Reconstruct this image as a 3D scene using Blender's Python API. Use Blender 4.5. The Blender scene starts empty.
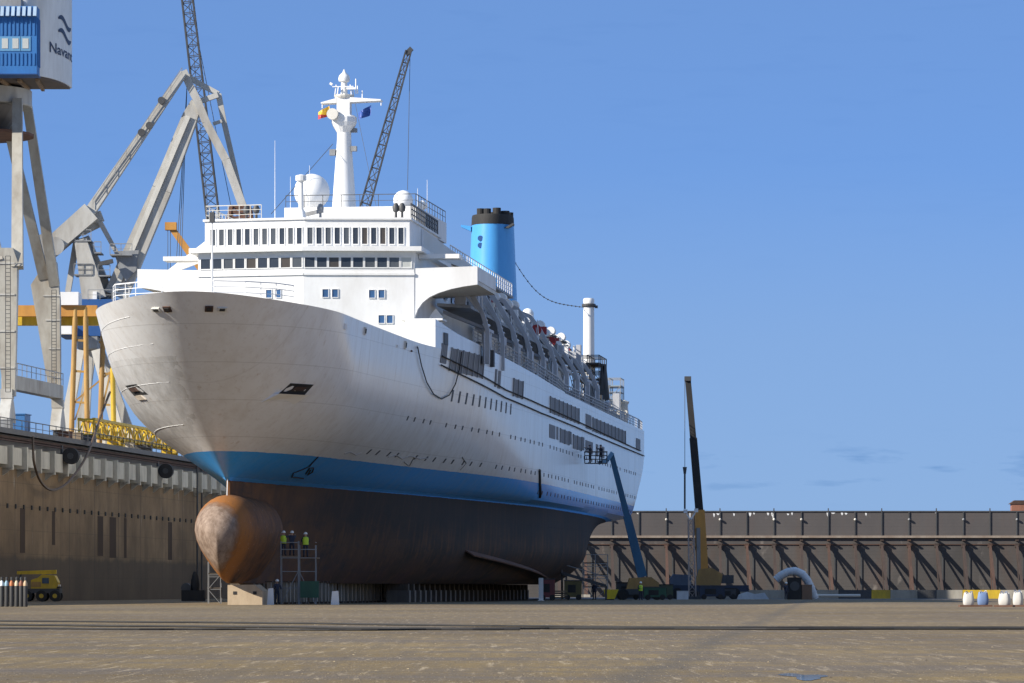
import bpy, bmesh, math, random
from mathutils import Vector, Matrix
random.seed(7)
S = bpy.context.scene
C = S.collection
V = Vector
R = math.radians

# ------------------------------------------------------------------ camera
F, CX, HY, H = 4200.0, 512.0, 588.0, 1.2
cam = bpy.data.cameras.new('camera'); co = bpy.data.objects.new('camera', cam); C.objects.link(co)
co.location = (0, 0, H); co.rotation_euler = (R(90), 0, 0)
cam.sensor_width = 36; cam.lens = 36 * F / 1024; cam.shift_y = (HY - 341.5) / 1024
cam.clip_start = 0.5; cam.clip_end = 30000
S.camera = co

def P(x, y, Y):                       # a place at distance Y measured off the photograph
    return V(((x - CX) * Y / F, Y, H + (HY - y) * Y / F))

# ------------------------------------------------------------------ light
AZ, EL = 63, 30                       # sun: left of and behind the viewer
SUN = V((-math.sin(R(AZ)) * math.cos(R(EL)), -math.cos(R(AZ)) * math.cos(R(EL)), math.sin(R(EL))))
sl = bpy.data.lights.new('sun', 'SUN'); so = bpy.data.objects.new('sun', sl); C.objects.link(so)
sl.energy = 5.0; sl.angle = R(0.53); sl.color = (1.0, 0.93, 0.82)
so.rotation_euler = SUN.to_track_quat('Z', 'Y').to_euler(); so.location = (-200, -100, 200)

w = bpy.data.worlds.new('World'); S.world = w; w.use_nodes = True
nt = w.node_tree; nt.nodes.clear()
def N(tree, typ, **kw):
    n = tree.nodes.new(typ)
    for k, v in kw.items():
        if k.startswith('i_'):
            n.inputs[k[2:].replace('_', ' ')].default_value = v
        else: setattr(n, k, v)
    return n
sky = N(nt, 'ShaderNodeTexSky', sky_type='NISHITA', sun_disc=False)
sky.sun_elevation = R(EL); sky.sun_rotation = math.atan2(SUN.x, SUN.y)
sky.altitude = 0; sky.air_density = 0.5; sky.dust_density = 0.0; sky.ozone_density = 10.0
bg = N(nt, 'ShaderNodeBackground'); bg.inputs['Strength'].default_value = 0.15
out = N(nt, 'ShaderNodeOutputWorld')
tc = N(nt, 'ShaderNodeTexCoord')
mp = N(nt, 'ShaderNodeMapping'); mp.inputs['Scale'].default_value = (55, 55, 330); mp.inputs['Location'].default_value = (3.1, 0, 0.4)
nz = N(nt, 'ShaderNodeTexNoise'); nz.inputs['Scale'].default_value = 1.0; nz.inputs['Detail'].default_value = 4
rp = N(nt, 'ShaderNodeValToRGB'); rp.color_ramp.elements[0].position = .57; rp.color_ramp.elements[1].position = .70
sx = N(nt, 'ShaderNodeSeparateXYZ')
bd = N(nt, 'ShaderNodeValToRGB')      # clouds only low over the horizon
for e, (p, c) in zip([bd.color_ramp.elements[0], bd.color_ramp.elements[1], bd.color_ramp.elements.new(.03), bd.color_ramp.elements.new(.04)],
                     [(0.018, 0), (0.023, 1), (0.030, 1), (0.036, 0)]): e.position = p; e.color = (c, c, c, 1)
mu = N(nt, 'ShaderNodeMath', operation='MULTIPLY'); mu2 = N(nt, 'ShaderNodeMath', operation='MULTIPLY'); mu2.inputs[1].default_value = .9
mx = N(nt, 'ShaderNodeMix', data_type='RGBA', blend_type='MULTIPLY'); mx.inputs['B'].default_value = (.62, .74, .84, 1)
gm = N(nt, 'ShaderNodeGamma'); gm.inputs['Gamma'].default_value = .53           # softer vertical gradient of the clear sky
hs = N(nt, 'ShaderNodeMix', data_type='RGBA', blend_type='MULTIPLY'); hs.inputs['Factor'].default_value = 1; hs.inputs['B'].default_value = (.62, .89, 1.33, 1)
hr = N(nt, 'ShaderNodeValToRGB')      # paler air towards the horizon
for e, (p, c) in zip([hr.color_ramp.elements[0], hr.color_ramp.elements[1], hr.color_ramp.elements.new(.06), hr.color_ramp.elements.new(.10)],
                     [(0, .75), (.15, 0), (.06, .55), (.10, .2)]): e.position = p; e.color = (c, c, c, 1)
hz = N(nt, 'ShaderNodeMix', data_type='RGBA'); hz.inputs['B'].default_value = (1.26, 1.9, 2.95, 1)
L = nt.links.new
L(tc.outputs['Generated'], mp.inputs['Vector']); L(mp.outputs[0], nz.inputs['Vector']); L(nz.outputs[0], rp.inputs[0])
L(tc.outputs['Generated'], sx.inputs[0]); L(sx.outputs['Z'], bd.inputs[0])
L(rp.outputs[0], mu.inputs[0]); L(bd.outputs[0], mu.inputs[1]); L(mu.outputs[0], mu2.inputs[0])
L(sky.outputs[0], gm.inputs[0]); L(gm.outputs[0], hs.inputs['A']); L(hs.outputs['Result'], hz.inputs['A']); L(sx.outputs['Z'], hr.inputs[0]); L(hr.outputs[0], hz.inputs['Factor']); L(hz.outputs['Result'], mx.inputs['A']); L(mu2.outputs[0], mx.inputs['Factor'])
L(mx.outputs['Result'], bg.inputs[0]); L(bg.outputs[0], out.inputs[0])
S.view_settings.view_transform = 'Standard'; S.view_settings.look = 'None'
S.view_settings.exposure = 0.58; S.view_settings.gamma = 1
S.cycles.max_bounces = 6; S.cycles.diffuse_bounces = 4
try: S.cycles.use_denoising = True
except Exception: pass

# ------------------------------------------------------------------ materials
def newmat(name):
    m = bpy.data.materials.new(name); m.use_nodes = True
    t = m.node_tree; b = t.nodes['Principled BSDF']; return m, t, b
def noise(t, scale, stretch=(1, 1, 1), detail=5, rough=.6, src='Object', loc=(0, 0, 0)):
    c = N(t, 'ShaderNodeTexCoord'); mp = N(t, 'ShaderNodeMapping'); mp.inputs['Scale'].default_value = stretch; mp.inputs['Location'].default_value = loc
    n = N(t, 'ShaderNodeTexNoise'); n.inputs['Scale'].default_value = scale; n.inputs['Detail'].default_value = detail; n.inputs['Roughness'].default_value = rough
    t.links.new(c.outputs[src], mp.inputs[0]); t.links.new(mp.outputs[0], n.inputs['Vector']); return n.outputs[0]
def ramp(t, fac, stops, interp='LINEAR'):
    r = N(t, 'ShaderNodeValToRGB'); r.color_ramp.interpolation = interp
    els = r.color_ramp.elements
    while len(els) < len(stops): els.new(.5)
    for e, (p, c) in zip(els, stops):
        e.position = p; e.color = (c, c, c, 1) if isinstance(c, (int, float)) else (*c, 1)
    t.links.new(fac, r.inputs[0]); return r.outputs[0]
def mix(t, fac, a, b, mode='MIX'):
    m = N(t, 'ShaderNodeMix', data_type='RGBA', blend_type=mode)
    for s, v in (('Factor', fac), ('A', a), ('B', b)):
        if isinstance(v, (int, float)): m.inputs[s].default_value = v
        elif isinstance(v, tuple): m.inputs[s].default_value = (*v, 1)
        else: t.links.new(v, m.inputs[s])
    return m.outputs['Result']
def math_(t, op, a, b=None, clamp=False):
    m = N(t, 'ShaderNodeMath', operation=op); m.use_clamp = clamp
    for i, v in enumerate((a, b)):
        if v is None: continue
        if isinstance(v, (int, float)): m.inputs[i].default_value = v
        else: t.links.new(v, m.inputs[i])
    return m.outputs[0]
def coords(t, src='Object'):
    c = N(t, 'ShaderNodeTexCoord'); s = N(t, 'ShaderNodeSeparateXYZ'); t.links.new(c.outputs[src], s.inputs[0]); return s.outputs
def bump(t, b, h, strength=.3, dist=.05):
    n = N(t, 'ShaderNodeBump'); n.inputs['Strength'].default_value = strength; n.inputs['Distance'].default_value = dist
    t.links.new(h, n.inputs['Height']); t.links.new(n.outputs[0], b.inputs['Normal'])

def M(name, c, dirt=None, amt=.5, scale=.8, rough=.55, metal=0, stretch=(1, 1, .35), lo=.42, hi=.72):
    m, t, b = newmat(name)
    b.inputs['Roughness'].default_value = rough; b.inputs['Metallic'].default_value = metal
    d = dirt or tuple(x * .45 for x in c)
    f = ramp(t, noise(t, scale, stretch), [(lo, 0), (hi, amt)])
    f2 = ramp(t, noise(t, scale * 6, stretch), [(.45, 0), (.8, amt * .6)])
    col = mix(t, f2, mix(t, f, c, d), d)
    t.links.new(col, b.inputs['Base Color']); return m

def glass(name, c, rough=.06):
    m, t, b = newmat(name)
    b.inputs['Base Color'].default_value = (*c, 1); b.inputs['Roughness'].default_value = rough
    b.inputs['IOR'].default_value = 1.5
    t.links.new(mix(t, noise(t, .35), c, tuple(x * 2.2 for x in c)), b.inputs['Base Color']); return m

white = M('white_paint', (.80, .80, .79), (.50, .47, .42), .35, .35)
white2 = M('clean_white_paint', (.82, .82, .81), (.6, .58, .54), .25, .5)
offwhite = M('weathered_white_paint', (.66, .64, .58), (.34, .29, .22), .5, .3)
craneg = M('pale_grey_crane_paint', (.43, .41, .355), (.17, .13, .09), .75, .3)
cranel = M('light_grey_crane_paint', (.50, .49, .455), (.2, .165, .12), .65, .3)
grey = M('grey_steel', (.26, .27, .28), (.1, .09, .08), .5)
dgrey = M('dark_grey_steel', (.07, .072, .075), (.03, .027, .025), .5)
black = M('black_rubber', (.02, .02, .021), (.05, .045, .04), .4, rough=.8)
rust = M('rusty_steel', (.17, .085, .055), (.06, .035, .025), .7, .6, rough=.85)
rustd = M('dark_rusty_steel', (.085, .045, .032), (.03, .02, .016), .7, .6, rough=.85)
orange = M('worn_orange_paint', (.62, .30, .06), (.28, .12, .04), .5, .4)
ochre = M('worn_ochre_paint', (.45, .27, .08), (.2, .1, .04), .6, .5)
yellow = M('yellow_paint', (.68, .46, .03), (.2, .13, .04), .5, .8)
blue = M('crane_blue_paint', (.03, .16, .42), (.02, .07, .18), .4, .5)
blue2 = M('deep_blue_paint', (.02, .09, .28), (.01, .04, .12), .4, .5)
fblue = M('funnel_blue_paint', (.085, .36, .74), (.05, .22, .5), .35, .25, rough=.35)
boomb = M('boom_blue_paint', (.035, .13, .23), (.02, .06, .11), .4, .8)
red = M('red_fabric', (.34, .03, .03), (.2, .02, .02), .4)
green = M('green_paint', (.03, .11, .06), (.02, .05, .03), .4)
wood = M('weathered_timber', (.26, .20, .14), (.1, .075, .05), .6, 1.5, rough=.9)
woodd = M('dark_timber', (.10, .08, .06), (.04, .03, .025), .6, 1.5, rough=.9)
brown_c = M('brown_cardboard', (.22, .13, .08), (.12, .07, .04), .4)
conc_l = M('pale_concrete', (.40, .37, .31), (.2, .17, .13), .6, .5, rough=.9)
conc_b = M('fender_concrete', (.62, .57, .46), (.22, .19, .15), .5, .6, rough=.9)
bagw = M('white_woven_bag', (.56, .55, .52), (.5, .47, .42), .4, 1.5, rough=.8)
bagb = M('blue_woven_bag', (.16, .24, .42), (.08, .12, .25), .4, 1.5, rough=.8)
duct = M('white_fabric_duct', (.62, .66, .70), (.4, .42, .45), .4, 1.5, rough=.7)
hivis = M('hi_vis_fabric', (.55, .75, .05), (.35, .5, .04), .3, 3)
glass_d = glass('dark_window_glass', (.025, .03, .038))
glass_b = glass('bluish_window_glass', (.03, .07, .15))
glass_l = M('pale_window_blind', (.5, .52, .5), (.35, .36, .35), .4, 1)
louvre_m, t_, b_ = newmat('grey_louvre')
wv = N(t_, 'ShaderNodeTexWave', wave_type='BANDS', bands_direction='Y'); wv.inputs['Scale'].default_value = .55
c_ = N(t_, 'ShaderNodeTexCoord'); t_.links.new(c_.outputs['Object'], wv.inputs['Vector'])
t_.links.new(mix(t_, ramp(t_, wv.outputs[0], [(.1, 0), (.4, 1)]), (.10, .10, .11), (.2, .2, .21)), b_.inputs['Base Color']); b_.inputs['Roughness'].default_value = .6

# hull paint: white topsides, blue boot stripe, rusty antifouling, all zones by height on the plating
hullm, t_, b_ = newmat('hull_paint')
o_ = coords(t_)
zn = math_(t_, 'ADD', math_(t_, 'ADD', o_['Z'], math_(t_, 'MULTIPLY', o_['Y'], .0018)), math_(t_, 'MULTIPLY', math_(t_, 'SUBTRACT', noise(t_, .8), .5), .10))
streak = noise(t_, 1.0, (.9, .9, .045), 6)
fine = noise(t_, 3.0, (1, 1, .12), 6)
blot = noise(t_, .12, (1, 1, .6), 4)
whitec = mix(t_, ramp(t_, streak, [(.46, 0), (.78, .5)]), (.84, .84, .835), (.62, .57, .52))
whitec = mix(t_, ramp(t_, noise(t_, 1.6, (1, 1, .03), 5, .6), [(.63, 0), (.74, .45)]), whitec, (.42, .29, .19))
whitec = mix(t_, ramp(t_, blot, [(.45, 0), (.7, .35)]), whitec, (.70, .67, .64))
whitec = mix(t_, ramp(t_, fine, [(.55, 0), (.8, .3)]), whitec, (.40, .33, .27))
scz = math_(t_, 'MULTIPLY', math_(t_, 'LESS_THAN', math_(t_, 'ADD', o_['Z'], math_(t_, 'MULTIPLY', noise(t_, 2.5), .25)), 17.3), math_(t_, 'LESS_THAN', o_['X'], math_(t_, 'MULTIPLY', noise(t_, 1.2, (1, 1, .2)), -3.0)))
whitec = mix(t_, math_(t_, 'MULTIPLY', scz, ramp(t_, noise(t_, 1.3, (1, .5, .16), 6, .7), [(.40, .1), (.66, .6)])), whitec, (.42, .41, .39))
# plating strakes and butts as faint colour seams
fr = math_(t_, 'FRACT', math_(t_, 'DIVIDE', math_(t_, 'ADD', o_['Z'], .4), 2.45))
seam = math_(t_, 'LESS_THAN', fr, .022)
fy = math_(t_, 'FRACT', math_(t_, 'DIVIDE', o_['Y'], 9.3)); seam2 = math_(t_, 'LESS_THAN', fy, .012)
whitec = mix(t_, math_(t_, 'MULTIPLY', math_(t_, 'MAXIMUM', seam, math_(t_, 'MULTIPLY', seam2, .5)), .3), whitec, (.42, .40, .38))
bluec = mix(t_, ramp(t_, streak, [(.4, 0), (.75, .6)]), (.045, .35, .86), (.12, .38, .74))
bluec = mix(t_, ramp(t_, fine, [(.55, 0), (.8, .4)]), bluec, (.04, .24, .48))
gy = ramp(t_, math_(t_, 'DIVIDE', o_['Y'], 60.0, True), [(0, 1), (.16, .8), (.5, .22), (1, 0)])
brownc = mix(t_, ramp(t_, noise(t_, .35, (1, .5, 1), 6), [(.35, 0), (.65, 1)]), (.058, .030, .014), (.014, .011, .008))
rustc = mix(t_, ramp(t_, noise(t_, .6, (1, 1, .8), 6), [(.3, 0), (.7, 1)]), (.28, .105, .018), (.12, .048, .014))
brownc = mix(t_, math_(t_, 'MULTIPLY', gy, ramp(t_, noise(t_, .25), [(.3, .4), (.65, 1)])), brownc, rustc)
brownc = mix(t_, ramp(t_, noise(t_, 1.4, (1, .9, .1), 7, .7), [(.50, 0), (.68, .65)]), brownc, (.17, .070, .020))
brownc = mix(t_, ramp(t_, noise(t_, .5, (1, .35, 1.4), 6, .7), [(.52, 0), (.66, .7)]), brownc, (.022, .018, .017))
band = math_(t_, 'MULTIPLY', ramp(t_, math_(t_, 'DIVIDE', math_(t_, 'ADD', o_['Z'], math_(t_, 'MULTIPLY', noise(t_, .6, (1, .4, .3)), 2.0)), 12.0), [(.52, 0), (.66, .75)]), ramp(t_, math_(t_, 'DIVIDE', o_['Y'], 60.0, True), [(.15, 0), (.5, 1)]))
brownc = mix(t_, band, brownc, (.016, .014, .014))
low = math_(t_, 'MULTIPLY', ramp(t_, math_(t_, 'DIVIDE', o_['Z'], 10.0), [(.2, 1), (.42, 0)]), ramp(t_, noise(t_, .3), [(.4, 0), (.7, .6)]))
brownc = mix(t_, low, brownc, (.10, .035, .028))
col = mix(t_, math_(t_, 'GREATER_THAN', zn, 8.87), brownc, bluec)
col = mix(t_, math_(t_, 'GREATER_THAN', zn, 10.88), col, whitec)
b_.inputs['IOR'].default_value = 1.6
t_.links.new(col, b_.inputs['Base Color'])
t_.links.new(mix(t_, math_(t_, 'GREATER_THAN', zn, 9.1), (.85, .85, .85), (.25, .25, .25)), b_.inputs['Roughness'])
bump(t_, b_, math_(t_, 'ADD', noise(t_, .7, (1, 1, 1), 2), math_(t_, 'MULTIPLY', seam, .35)), .30, .05)

bulbm, t_, b_ = newmat('bulb_antifouling')
o_ = coords(t_)
n1 = noise(t_, .7, (1, 1, 1), 7, .65)
worn_lit = mix(t_, ramp(t_, noise(t_, 2.2, (1, 1, .7), 7, .7), [(.38, 0), (.66, 1)]), (.30, .225, .175), (.14, .092, .064))
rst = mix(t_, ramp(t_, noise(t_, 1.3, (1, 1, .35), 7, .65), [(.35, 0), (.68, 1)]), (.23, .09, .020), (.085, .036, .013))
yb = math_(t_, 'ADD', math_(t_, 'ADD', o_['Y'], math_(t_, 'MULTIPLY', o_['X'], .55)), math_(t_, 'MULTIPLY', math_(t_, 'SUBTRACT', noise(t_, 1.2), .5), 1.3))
lit_film = ramp(t_, math_(t_, 'DIVIDE', math_(t_, 'ADD', yb, 6.0), 10.0, True), [(.27, 1), (.36, 0)])  # pale worn nose paint; its lean to starboard paints in the sunlit side
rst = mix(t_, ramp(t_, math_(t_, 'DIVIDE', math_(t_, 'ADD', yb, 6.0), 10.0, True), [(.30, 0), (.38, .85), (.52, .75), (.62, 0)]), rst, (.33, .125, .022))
colb = mix(t_, lit_film, rst, worn_lit)
colb = mix(t_, ramp(t_, noise(t_, 3.5, (1, 1, .25), 7, .7), [(.55, 0), (.72, .6)]), colb, (.085, .05, .036))
colb = mix(t_, ramp(t_, noise(t_, 5.0, (1, 1, 1), 6, .7), [(.62, 0), (.68, .7)]), colb, (.40, .33, .28))
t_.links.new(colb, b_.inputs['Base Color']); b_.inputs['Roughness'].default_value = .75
bump(t_, b_, n1, .12, .03)

# dock floor: sunlit worn concrete with stains, damp bands and speckle
floorm, t_, b_ = newmat('worn_concrete_floor')
a1 = noise(t_, .035, (1, .55, 1), 6, .6); a2 = noise(t_, .22, (.5, 1, 1), 6, .65); a3 = noise(t_, 3.0, (1, 1, 1), 6, .75); a4 = noise(t_, .012, (1, .8, 1), 3)
cf = mix(t_, ramp(t_, a1, [(.42, 0), (.58, 1)]), (.130, .086, .030), (.238, .164, .058))
cf = mix(t_, ramp(t_, a2, [(.47, 0), (.58, .8)]), cf, (.13, .10, .07))
cf = mix(t_, ramp(t_, a3, [(.50, 0), (.70, .7)]), cf, (.13, .10, .072))
cf = mix(t_, ramp(t_, noise(t_, 5.5, (1, 1, 1), 4, .8), [(.60, 0), (.68, .7)]), cf, (.58, .50, .38))
cf = mix(t_, ramp(t_, a4, [(.45, 0), (.6, .35)]), cf, (.15, .115, .08))
cf = mix(t_, ramp(t_, noise(t_, 2.2, (1, .05, 1), 6, .75), [(.44, 0), (.64, .75)]), cf, (.12, .09, .055))
cf = mix(t_, ramp(t_, noise(t_, 4.0, (1, .05, 1), 5, .75, loc=(3, 9, 0)), [(.56, 0), (.68, .6)]), cf, (.48, .38, .25))
of = coords(t_)
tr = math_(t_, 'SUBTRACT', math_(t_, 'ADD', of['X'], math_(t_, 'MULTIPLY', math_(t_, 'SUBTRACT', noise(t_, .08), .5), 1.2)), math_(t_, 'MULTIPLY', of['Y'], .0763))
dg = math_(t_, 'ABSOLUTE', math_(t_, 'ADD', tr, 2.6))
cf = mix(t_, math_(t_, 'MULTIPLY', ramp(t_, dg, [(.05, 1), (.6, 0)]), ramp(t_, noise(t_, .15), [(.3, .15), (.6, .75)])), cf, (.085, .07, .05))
jx = math_(t_, 'LESS_THAN', math_(t_, 'FRACT', math_(t_, 'DIVIDE', math_(t_, 'SUBTRACT', of['X'], math_(t_, 'MULTIPLY', of['Y'], .115)), 7.5)), .008)
jy_ = math_(t_, 'LESS_THAN', math_(t_, 'FRACT', math_(t_, 'DIVIDE', math_(t_, 'ADD', of['Y'], math_(t_, 'MULTIPLY', of['X'], .115)), 15.0)), .02)
cf = mix(t_, math_(t_, 'MULTIPLY', math_(t_, 'MAXIMUM', math_(t_, 'MULTIPLY', jx, .0), jy_), .5), cf, (.07, .055, .04))
t_.links.new(cf, b_.inputs['Base Color'])
t_.links.new(ramp(t_, a2, [(.4, .95), (.7, .7)]), b_.inputs['Roughness'])
bump(t_, b_, math_(t_, 'ADD', a3, a2), .9, .03)

# dock wall: brown stained concrete with darker foot
wallm, t_, b_ = newmat('stained_dock_wall_concrete')
ow = coords(t_)
s1 = noise(t_, .28, (1, .9, .09), 7, .7); s2 = noise(t_, .15, (1, 1, 1), 5); s3 = noise(t_, 1.6, (1, 1, .6), 6, .7)
cw = mix(t_, ramp(t_, s2, [(.35, 0), (.65, 1)]), (.31, .21, .115), (.17, .112, .06))
cw = mix(t_, ramp(t_, s1, [(.50, 0), (.70, .6)]), cw, (.10, .064, .036))
cw = mix(t_, ramp(t_, s3, [(.55, 0), (.75, .6)]), cw, (.12, .085, .06))
cw = mix(t_, ramp(t_, noise(t_, .9, (1, .5, .15), 5), [(.66, 0), (.74, .6)]), cw, (.46, .42, .36))
ftz = math_(t_, 'ADD', ow['Z'], math_(t_, 'MULTIPLY', math_(t_, 'SUBTRACT', noise(t_, .25, (1, 1, .2)), .5), 1.6))
cw = mix(t_, ramp(t_, math_(t_, 'DIVIDE', ftz, 10.0), [(.38, .75), (.42, .12), (.8, 0)]), cw, (.075, .060, .045))
jy = math_(t_, 'LESS_THAN', math_(t_, 'FRACT', math_(t_, 'DIVIDE', ow['Y'], 11.2)), .02)
jz = math_(t_, 'LESS_THAN', math_(t_, 'FRACT', math_(t_, 'DIVIDE', ow['Z'], 2.13)), .03)
cw = mix(t_, math_(t_, 'MULTIPLY', math_(t_, 'MAXIMUM', jy, math_(t_, 'MULTIPLY', jz, .5)), .6), cw, (.06, .05, .04))
t_.links.new(cw, b_.inputs['Base Color']); b_.inputs['Roughness'].default_value = .92
bump(t_, b_, s3, .5, .06)

# caisson gate: dark brownish steel plates
gatem, t_, b_ = newmat('grey_brown_gate_plate')
og = coords(t_)
g1 = noise(t_, .4, (1, 1, .25), 6, .65); g2 = noise(t_, .12, (1, 1, .7), 4)
cg = mix(t_, ramp(t_, g2, [(.35, 0), (.65, 1)]), (.10, .09, .084), (.06, .056, .054))
cg = mix(t_, ramp(t_, g1, [(.5, 0), (.72, .7)]), cg, (.10, .065, .05))
cg = mix(t_, ramp(t_, noise(t_, .8, (.6, 1, .3), 6), [(.63, 0), (.73, .5)]), cg, (.33, .29, .25))
lz = math_(t_, 'LESS_THAN', math_(t_, 'FRACT', math_(t_, 'DIVIDE', og['Z'], .47)), .09)
cg = mix(t_, math_(t_, 'MULTIPLY', lz, .35), cg, (.06, .05, .045))
cg = mix(t_, ramp(t_, math_(t_, 'DIVIDE', og['Z'], 12.0), [(.55, 0), (.72, .55)]), cg, (.095, .085, .085))
t_.links.new(cg, b_.inputs['Base Color']); b_.inputs['Roughness'].default_value = .85
bump(t_, b_, math_(t_, 'ADD', g1, lz), .4, .05)

water_m, t_, b_ = newmat('harbour_water'); b_.inputs['Base Color'].default_value = (.03, .07, .1, 1); b_.inputs['Roughness'].default_value = .12
bump(t_, b_, noise(t_, .3), .4, .2)
puddle_m, t_, b_ = newmat('puddle_water'); b_.inputs['Base Color'].default_value = (.05, .05, .05, 1); b_.inputs['Roughness'].default_value = .04
quay_m = M('quay_asphalt', (.12, .11, .10), (.06, .055, .05), .5, .2, .9)
dark_strip_m = M('dark_strip_concrete', (.055, .05, .048), (.03, .028, .027), .6, .12, rough=.6, stretch=(.4, 1, 1))
flagm, t_, b_ = newmat('red_yellow_flag')
of_ = coords(t_)
t_.links.new(ramp(t_, math_(t_, 'ADD', math_(t_, 'MULTIPLY', of_['Z'], .66), .5), [(0, (.45, .03, .03)), (.26, (.75, .45, .03)), (.76, (.45, .03, .03))], 'CONSTANT'), b_.inputs['Base Color'])
flagb = M('blue_flag_fabric', (.02, .08, .34), (.015, .05, .2), .3, 2)
hose_m = M('brown_hose_rubber', (.12, .075, .04), (.05, .03, .02), .5, 2)

# ------------------------------------------------------------------ mesh helpers
class MB:
    def __init__(s): s.v = []; s.f = []
    def add(s, vs, fs):
        o = len(s.v); s.v += [tuple(v) for v in vs]; s.f += [tuple(i + o for i in f) for f in fs]; return s
    def box(s, x0, x1, y0, y1, z0, z1):
        return s.add([(x0, y0, z0), (x1, y0, z0), (x1, y1, z0), (x0, y1, z0), (x0, y0, z1), (x1, y0, z1), (x1, y1, z1), (x0, y1, z1)],
                     [(0, 3, 2, 1), (4, 5, 6, 7), (0, 1, 5, 4), (1, 2, 6, 5), (2, 3, 7, 6), (3, 0, 4, 7)])
    def beam(s, a, b, w, h=None, w1=None, h1=None, up=(0, -1, 0)):   # box bar a->b; w across, h along 'up'
        a, b = V(a), V(b); h = w if h is None else h; w1 = w if w1 is None else w1; h1 = h if h1 is None else h1
        d = (b - a).normalized(); u = V(up); u = u - d * u.dot(d)
        if u.length < 1e-3: u = V((1, 0, 0)) - d * d.x
        if u.length < 1e-3: u = V((0, 1, 0))
        u.normalize(); r = d.cross(u)
        vs = []
        for p, ww, hh in ((a, w, h), (b, w1, h1)):
            for i, j in ((-1, -1), (1, -1), (1, 1), (-1, 1)): vs.append(p + r * (i * ww / 2) + u * (j * hh / 2))
        return s.add(vs, [(0, 3, 2, 1), (4, 5, 6, 7), (0, 1, 5, 4), (1, 2, 6, 5), (2, 3, 7, 6), (3, 0, 4, 7)])
    def tube(s, pts, r, n=8, r1=None):
        pts = [V(p) for p in pts]; m = len(pts); vs = []; fs = []
        for i, p in enumerate(pts):
            d = (pts[min(i + 1, m - 1)] - pts[max(i - 1, 0)]).normalized()
            u = V((0, 0, 1)) if abs(d.z) < .9 else V((1, 0, 0)); u = (u - d * u.dot(d)).normalized(); q = d.cross(u)
            rr = r if r1 is None else r + (r1 - r) * i / (m - 1)
            for k in range(n):
                a = 2 * math.pi * k / n; vs.append(p + u * (math.cos(a) * rr) + q * (math.sin(a) * rr))
        for i in range(m - 1):
            for k in range(n): fs.append((i * n + k, i * n + (k + 1) % n, (i + 1) * n + (k + 1) % n, (i + 1) * n + k))
        fs += [tuple(range(n))[::-1], tuple((m - 1) * n + k for k in range(n))]
        return s.add(vs, fs)
    def lathe(s, prof, c=(0, 0, 0), n=24, sx=1, sy=1):
        vs = []; fs = []; m = len(prof)
        for r, z in prof:
            for k in range(n):
                a = 2 * math.pi * k / n; vs.append((c[0] + r * sx * math.cos(a), c[1] + r * sy * math.sin(a), c[2] + z))
        for i in range(m - 1):
            for k in range(n): fs.append((i * n + k, i * n + (k + 1) % n, (i + 1) * n + (k + 1) % n, (i + 1) * n + k))
        fs += [tuple(range(n))[::-1], tuple((m - 1) * n + k for k in range(n))]
        return s.add(vs, fs)
    def ball(s, c, r, n=16, m=10, sz=1):
        return s.lathe([(r * math.sin(math.pi * max(.02, min(.98, i / m))), -r * sz * math.cos(math.pi * i / m)) for i in range(m + 1)], c, n)
    def prism(s, poly, fn0, fn1):            # polygon swept from fn0(p) to fn1(p)
        n = len(poly); vs = [fn0(p) for p in poly] + [fn1(p) for p in poly]
        fs = [tuple(range(n))[::-1], tuple(range(n, 2 * n))] + [(i, (i + 1) % n, n + (i + 1) % n, n + i) for i in range(n)]
        return s.add(vs, fs)
    def plan(s, poly, z0, z1): return s.prism(poly, lambda p: (p[0], p[1], z0), lambda p: (p[0], p[1], z1))
    def lattice(s, a, b, w0, w1, n, r=.06, up=(0, -1, 0), chord=1.5):
        a, b = V(a), V(b); d = (b - a).normalized(); u = V(up); u = (u - d * u.dot(d)).normalized(); q = d.cross(u)
        def cor(t, k):
            ww = (w0 + (w1 - w0) * t) / 2; i, j = ((-1, -1), (1, -1), (1, 1), (-1, 1))[k]
            return a + (b - a) * t + q * (i * ww) + u * (j * ww)
        for k in range(4): s.beam(cor(0, k), cor(1, k), r * 2 * chord)
        for i in range(n):
            t0, t1 = i / n, (i + 1) / n
            for k in range(4):
                k2 = (k + 1) % 4
                s.beam(cor(t0, k), cor(t0, k2), r * 1.4)
                s.beam(cor(t0, k), cor(t1, k2), r * 1.4) if i % 2 else s.beam(cor(t0, k2), cor(t1, k), r * 1.4)
        return s
    def rail(s, pts, h=1.1, step=2.0, r=.05, bars=3):
        pts = [V(p) for p in pts]; up = V((0, 0, 1))
        for i in range(len(pts) - 1):
            a, b = pts[i], pts[i + 1]
            for k in range(1, bars + 1): s.beam(a + up * (h * k / bars), b + up * (h * k / bars), r * (1.3 if k == bars else .8))
            n = max(1, round((b - a).length / step))
            for j in range(n + (i == len(pts) - 2)): q = a + (b - a) * (j / n); s.beam(q, q + up * h, r)
        return s
    def build(s, name, mat, parent=None, smooth=False, rel=None):
        me = bpy.data.meshes.new(name)
        vs = s.v if rel is None else [tuple(V(v) - V(rel)) for v in s.v]
        me.from_pydata(vs, [], s.f); me.update()
        bm = bmesh.new(); bm.from_mesh(me); bmesh.ops.recalc_face_normals(bm, faces=bm.faces); bm.to_mesh(me); bm.free()
        me.materials.append(mat)
        if smooth:
            me.polygons.foreach_set('use_smooth', [True] * len(me.polygons))
            try: me.set_sharp_from_angle(angle=R(40))
            except Exception: pass
        o = bpy.data.objects.new(name, me); C.objects.link(o)
        if parent is not None: o.parent = parent
        return o

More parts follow.
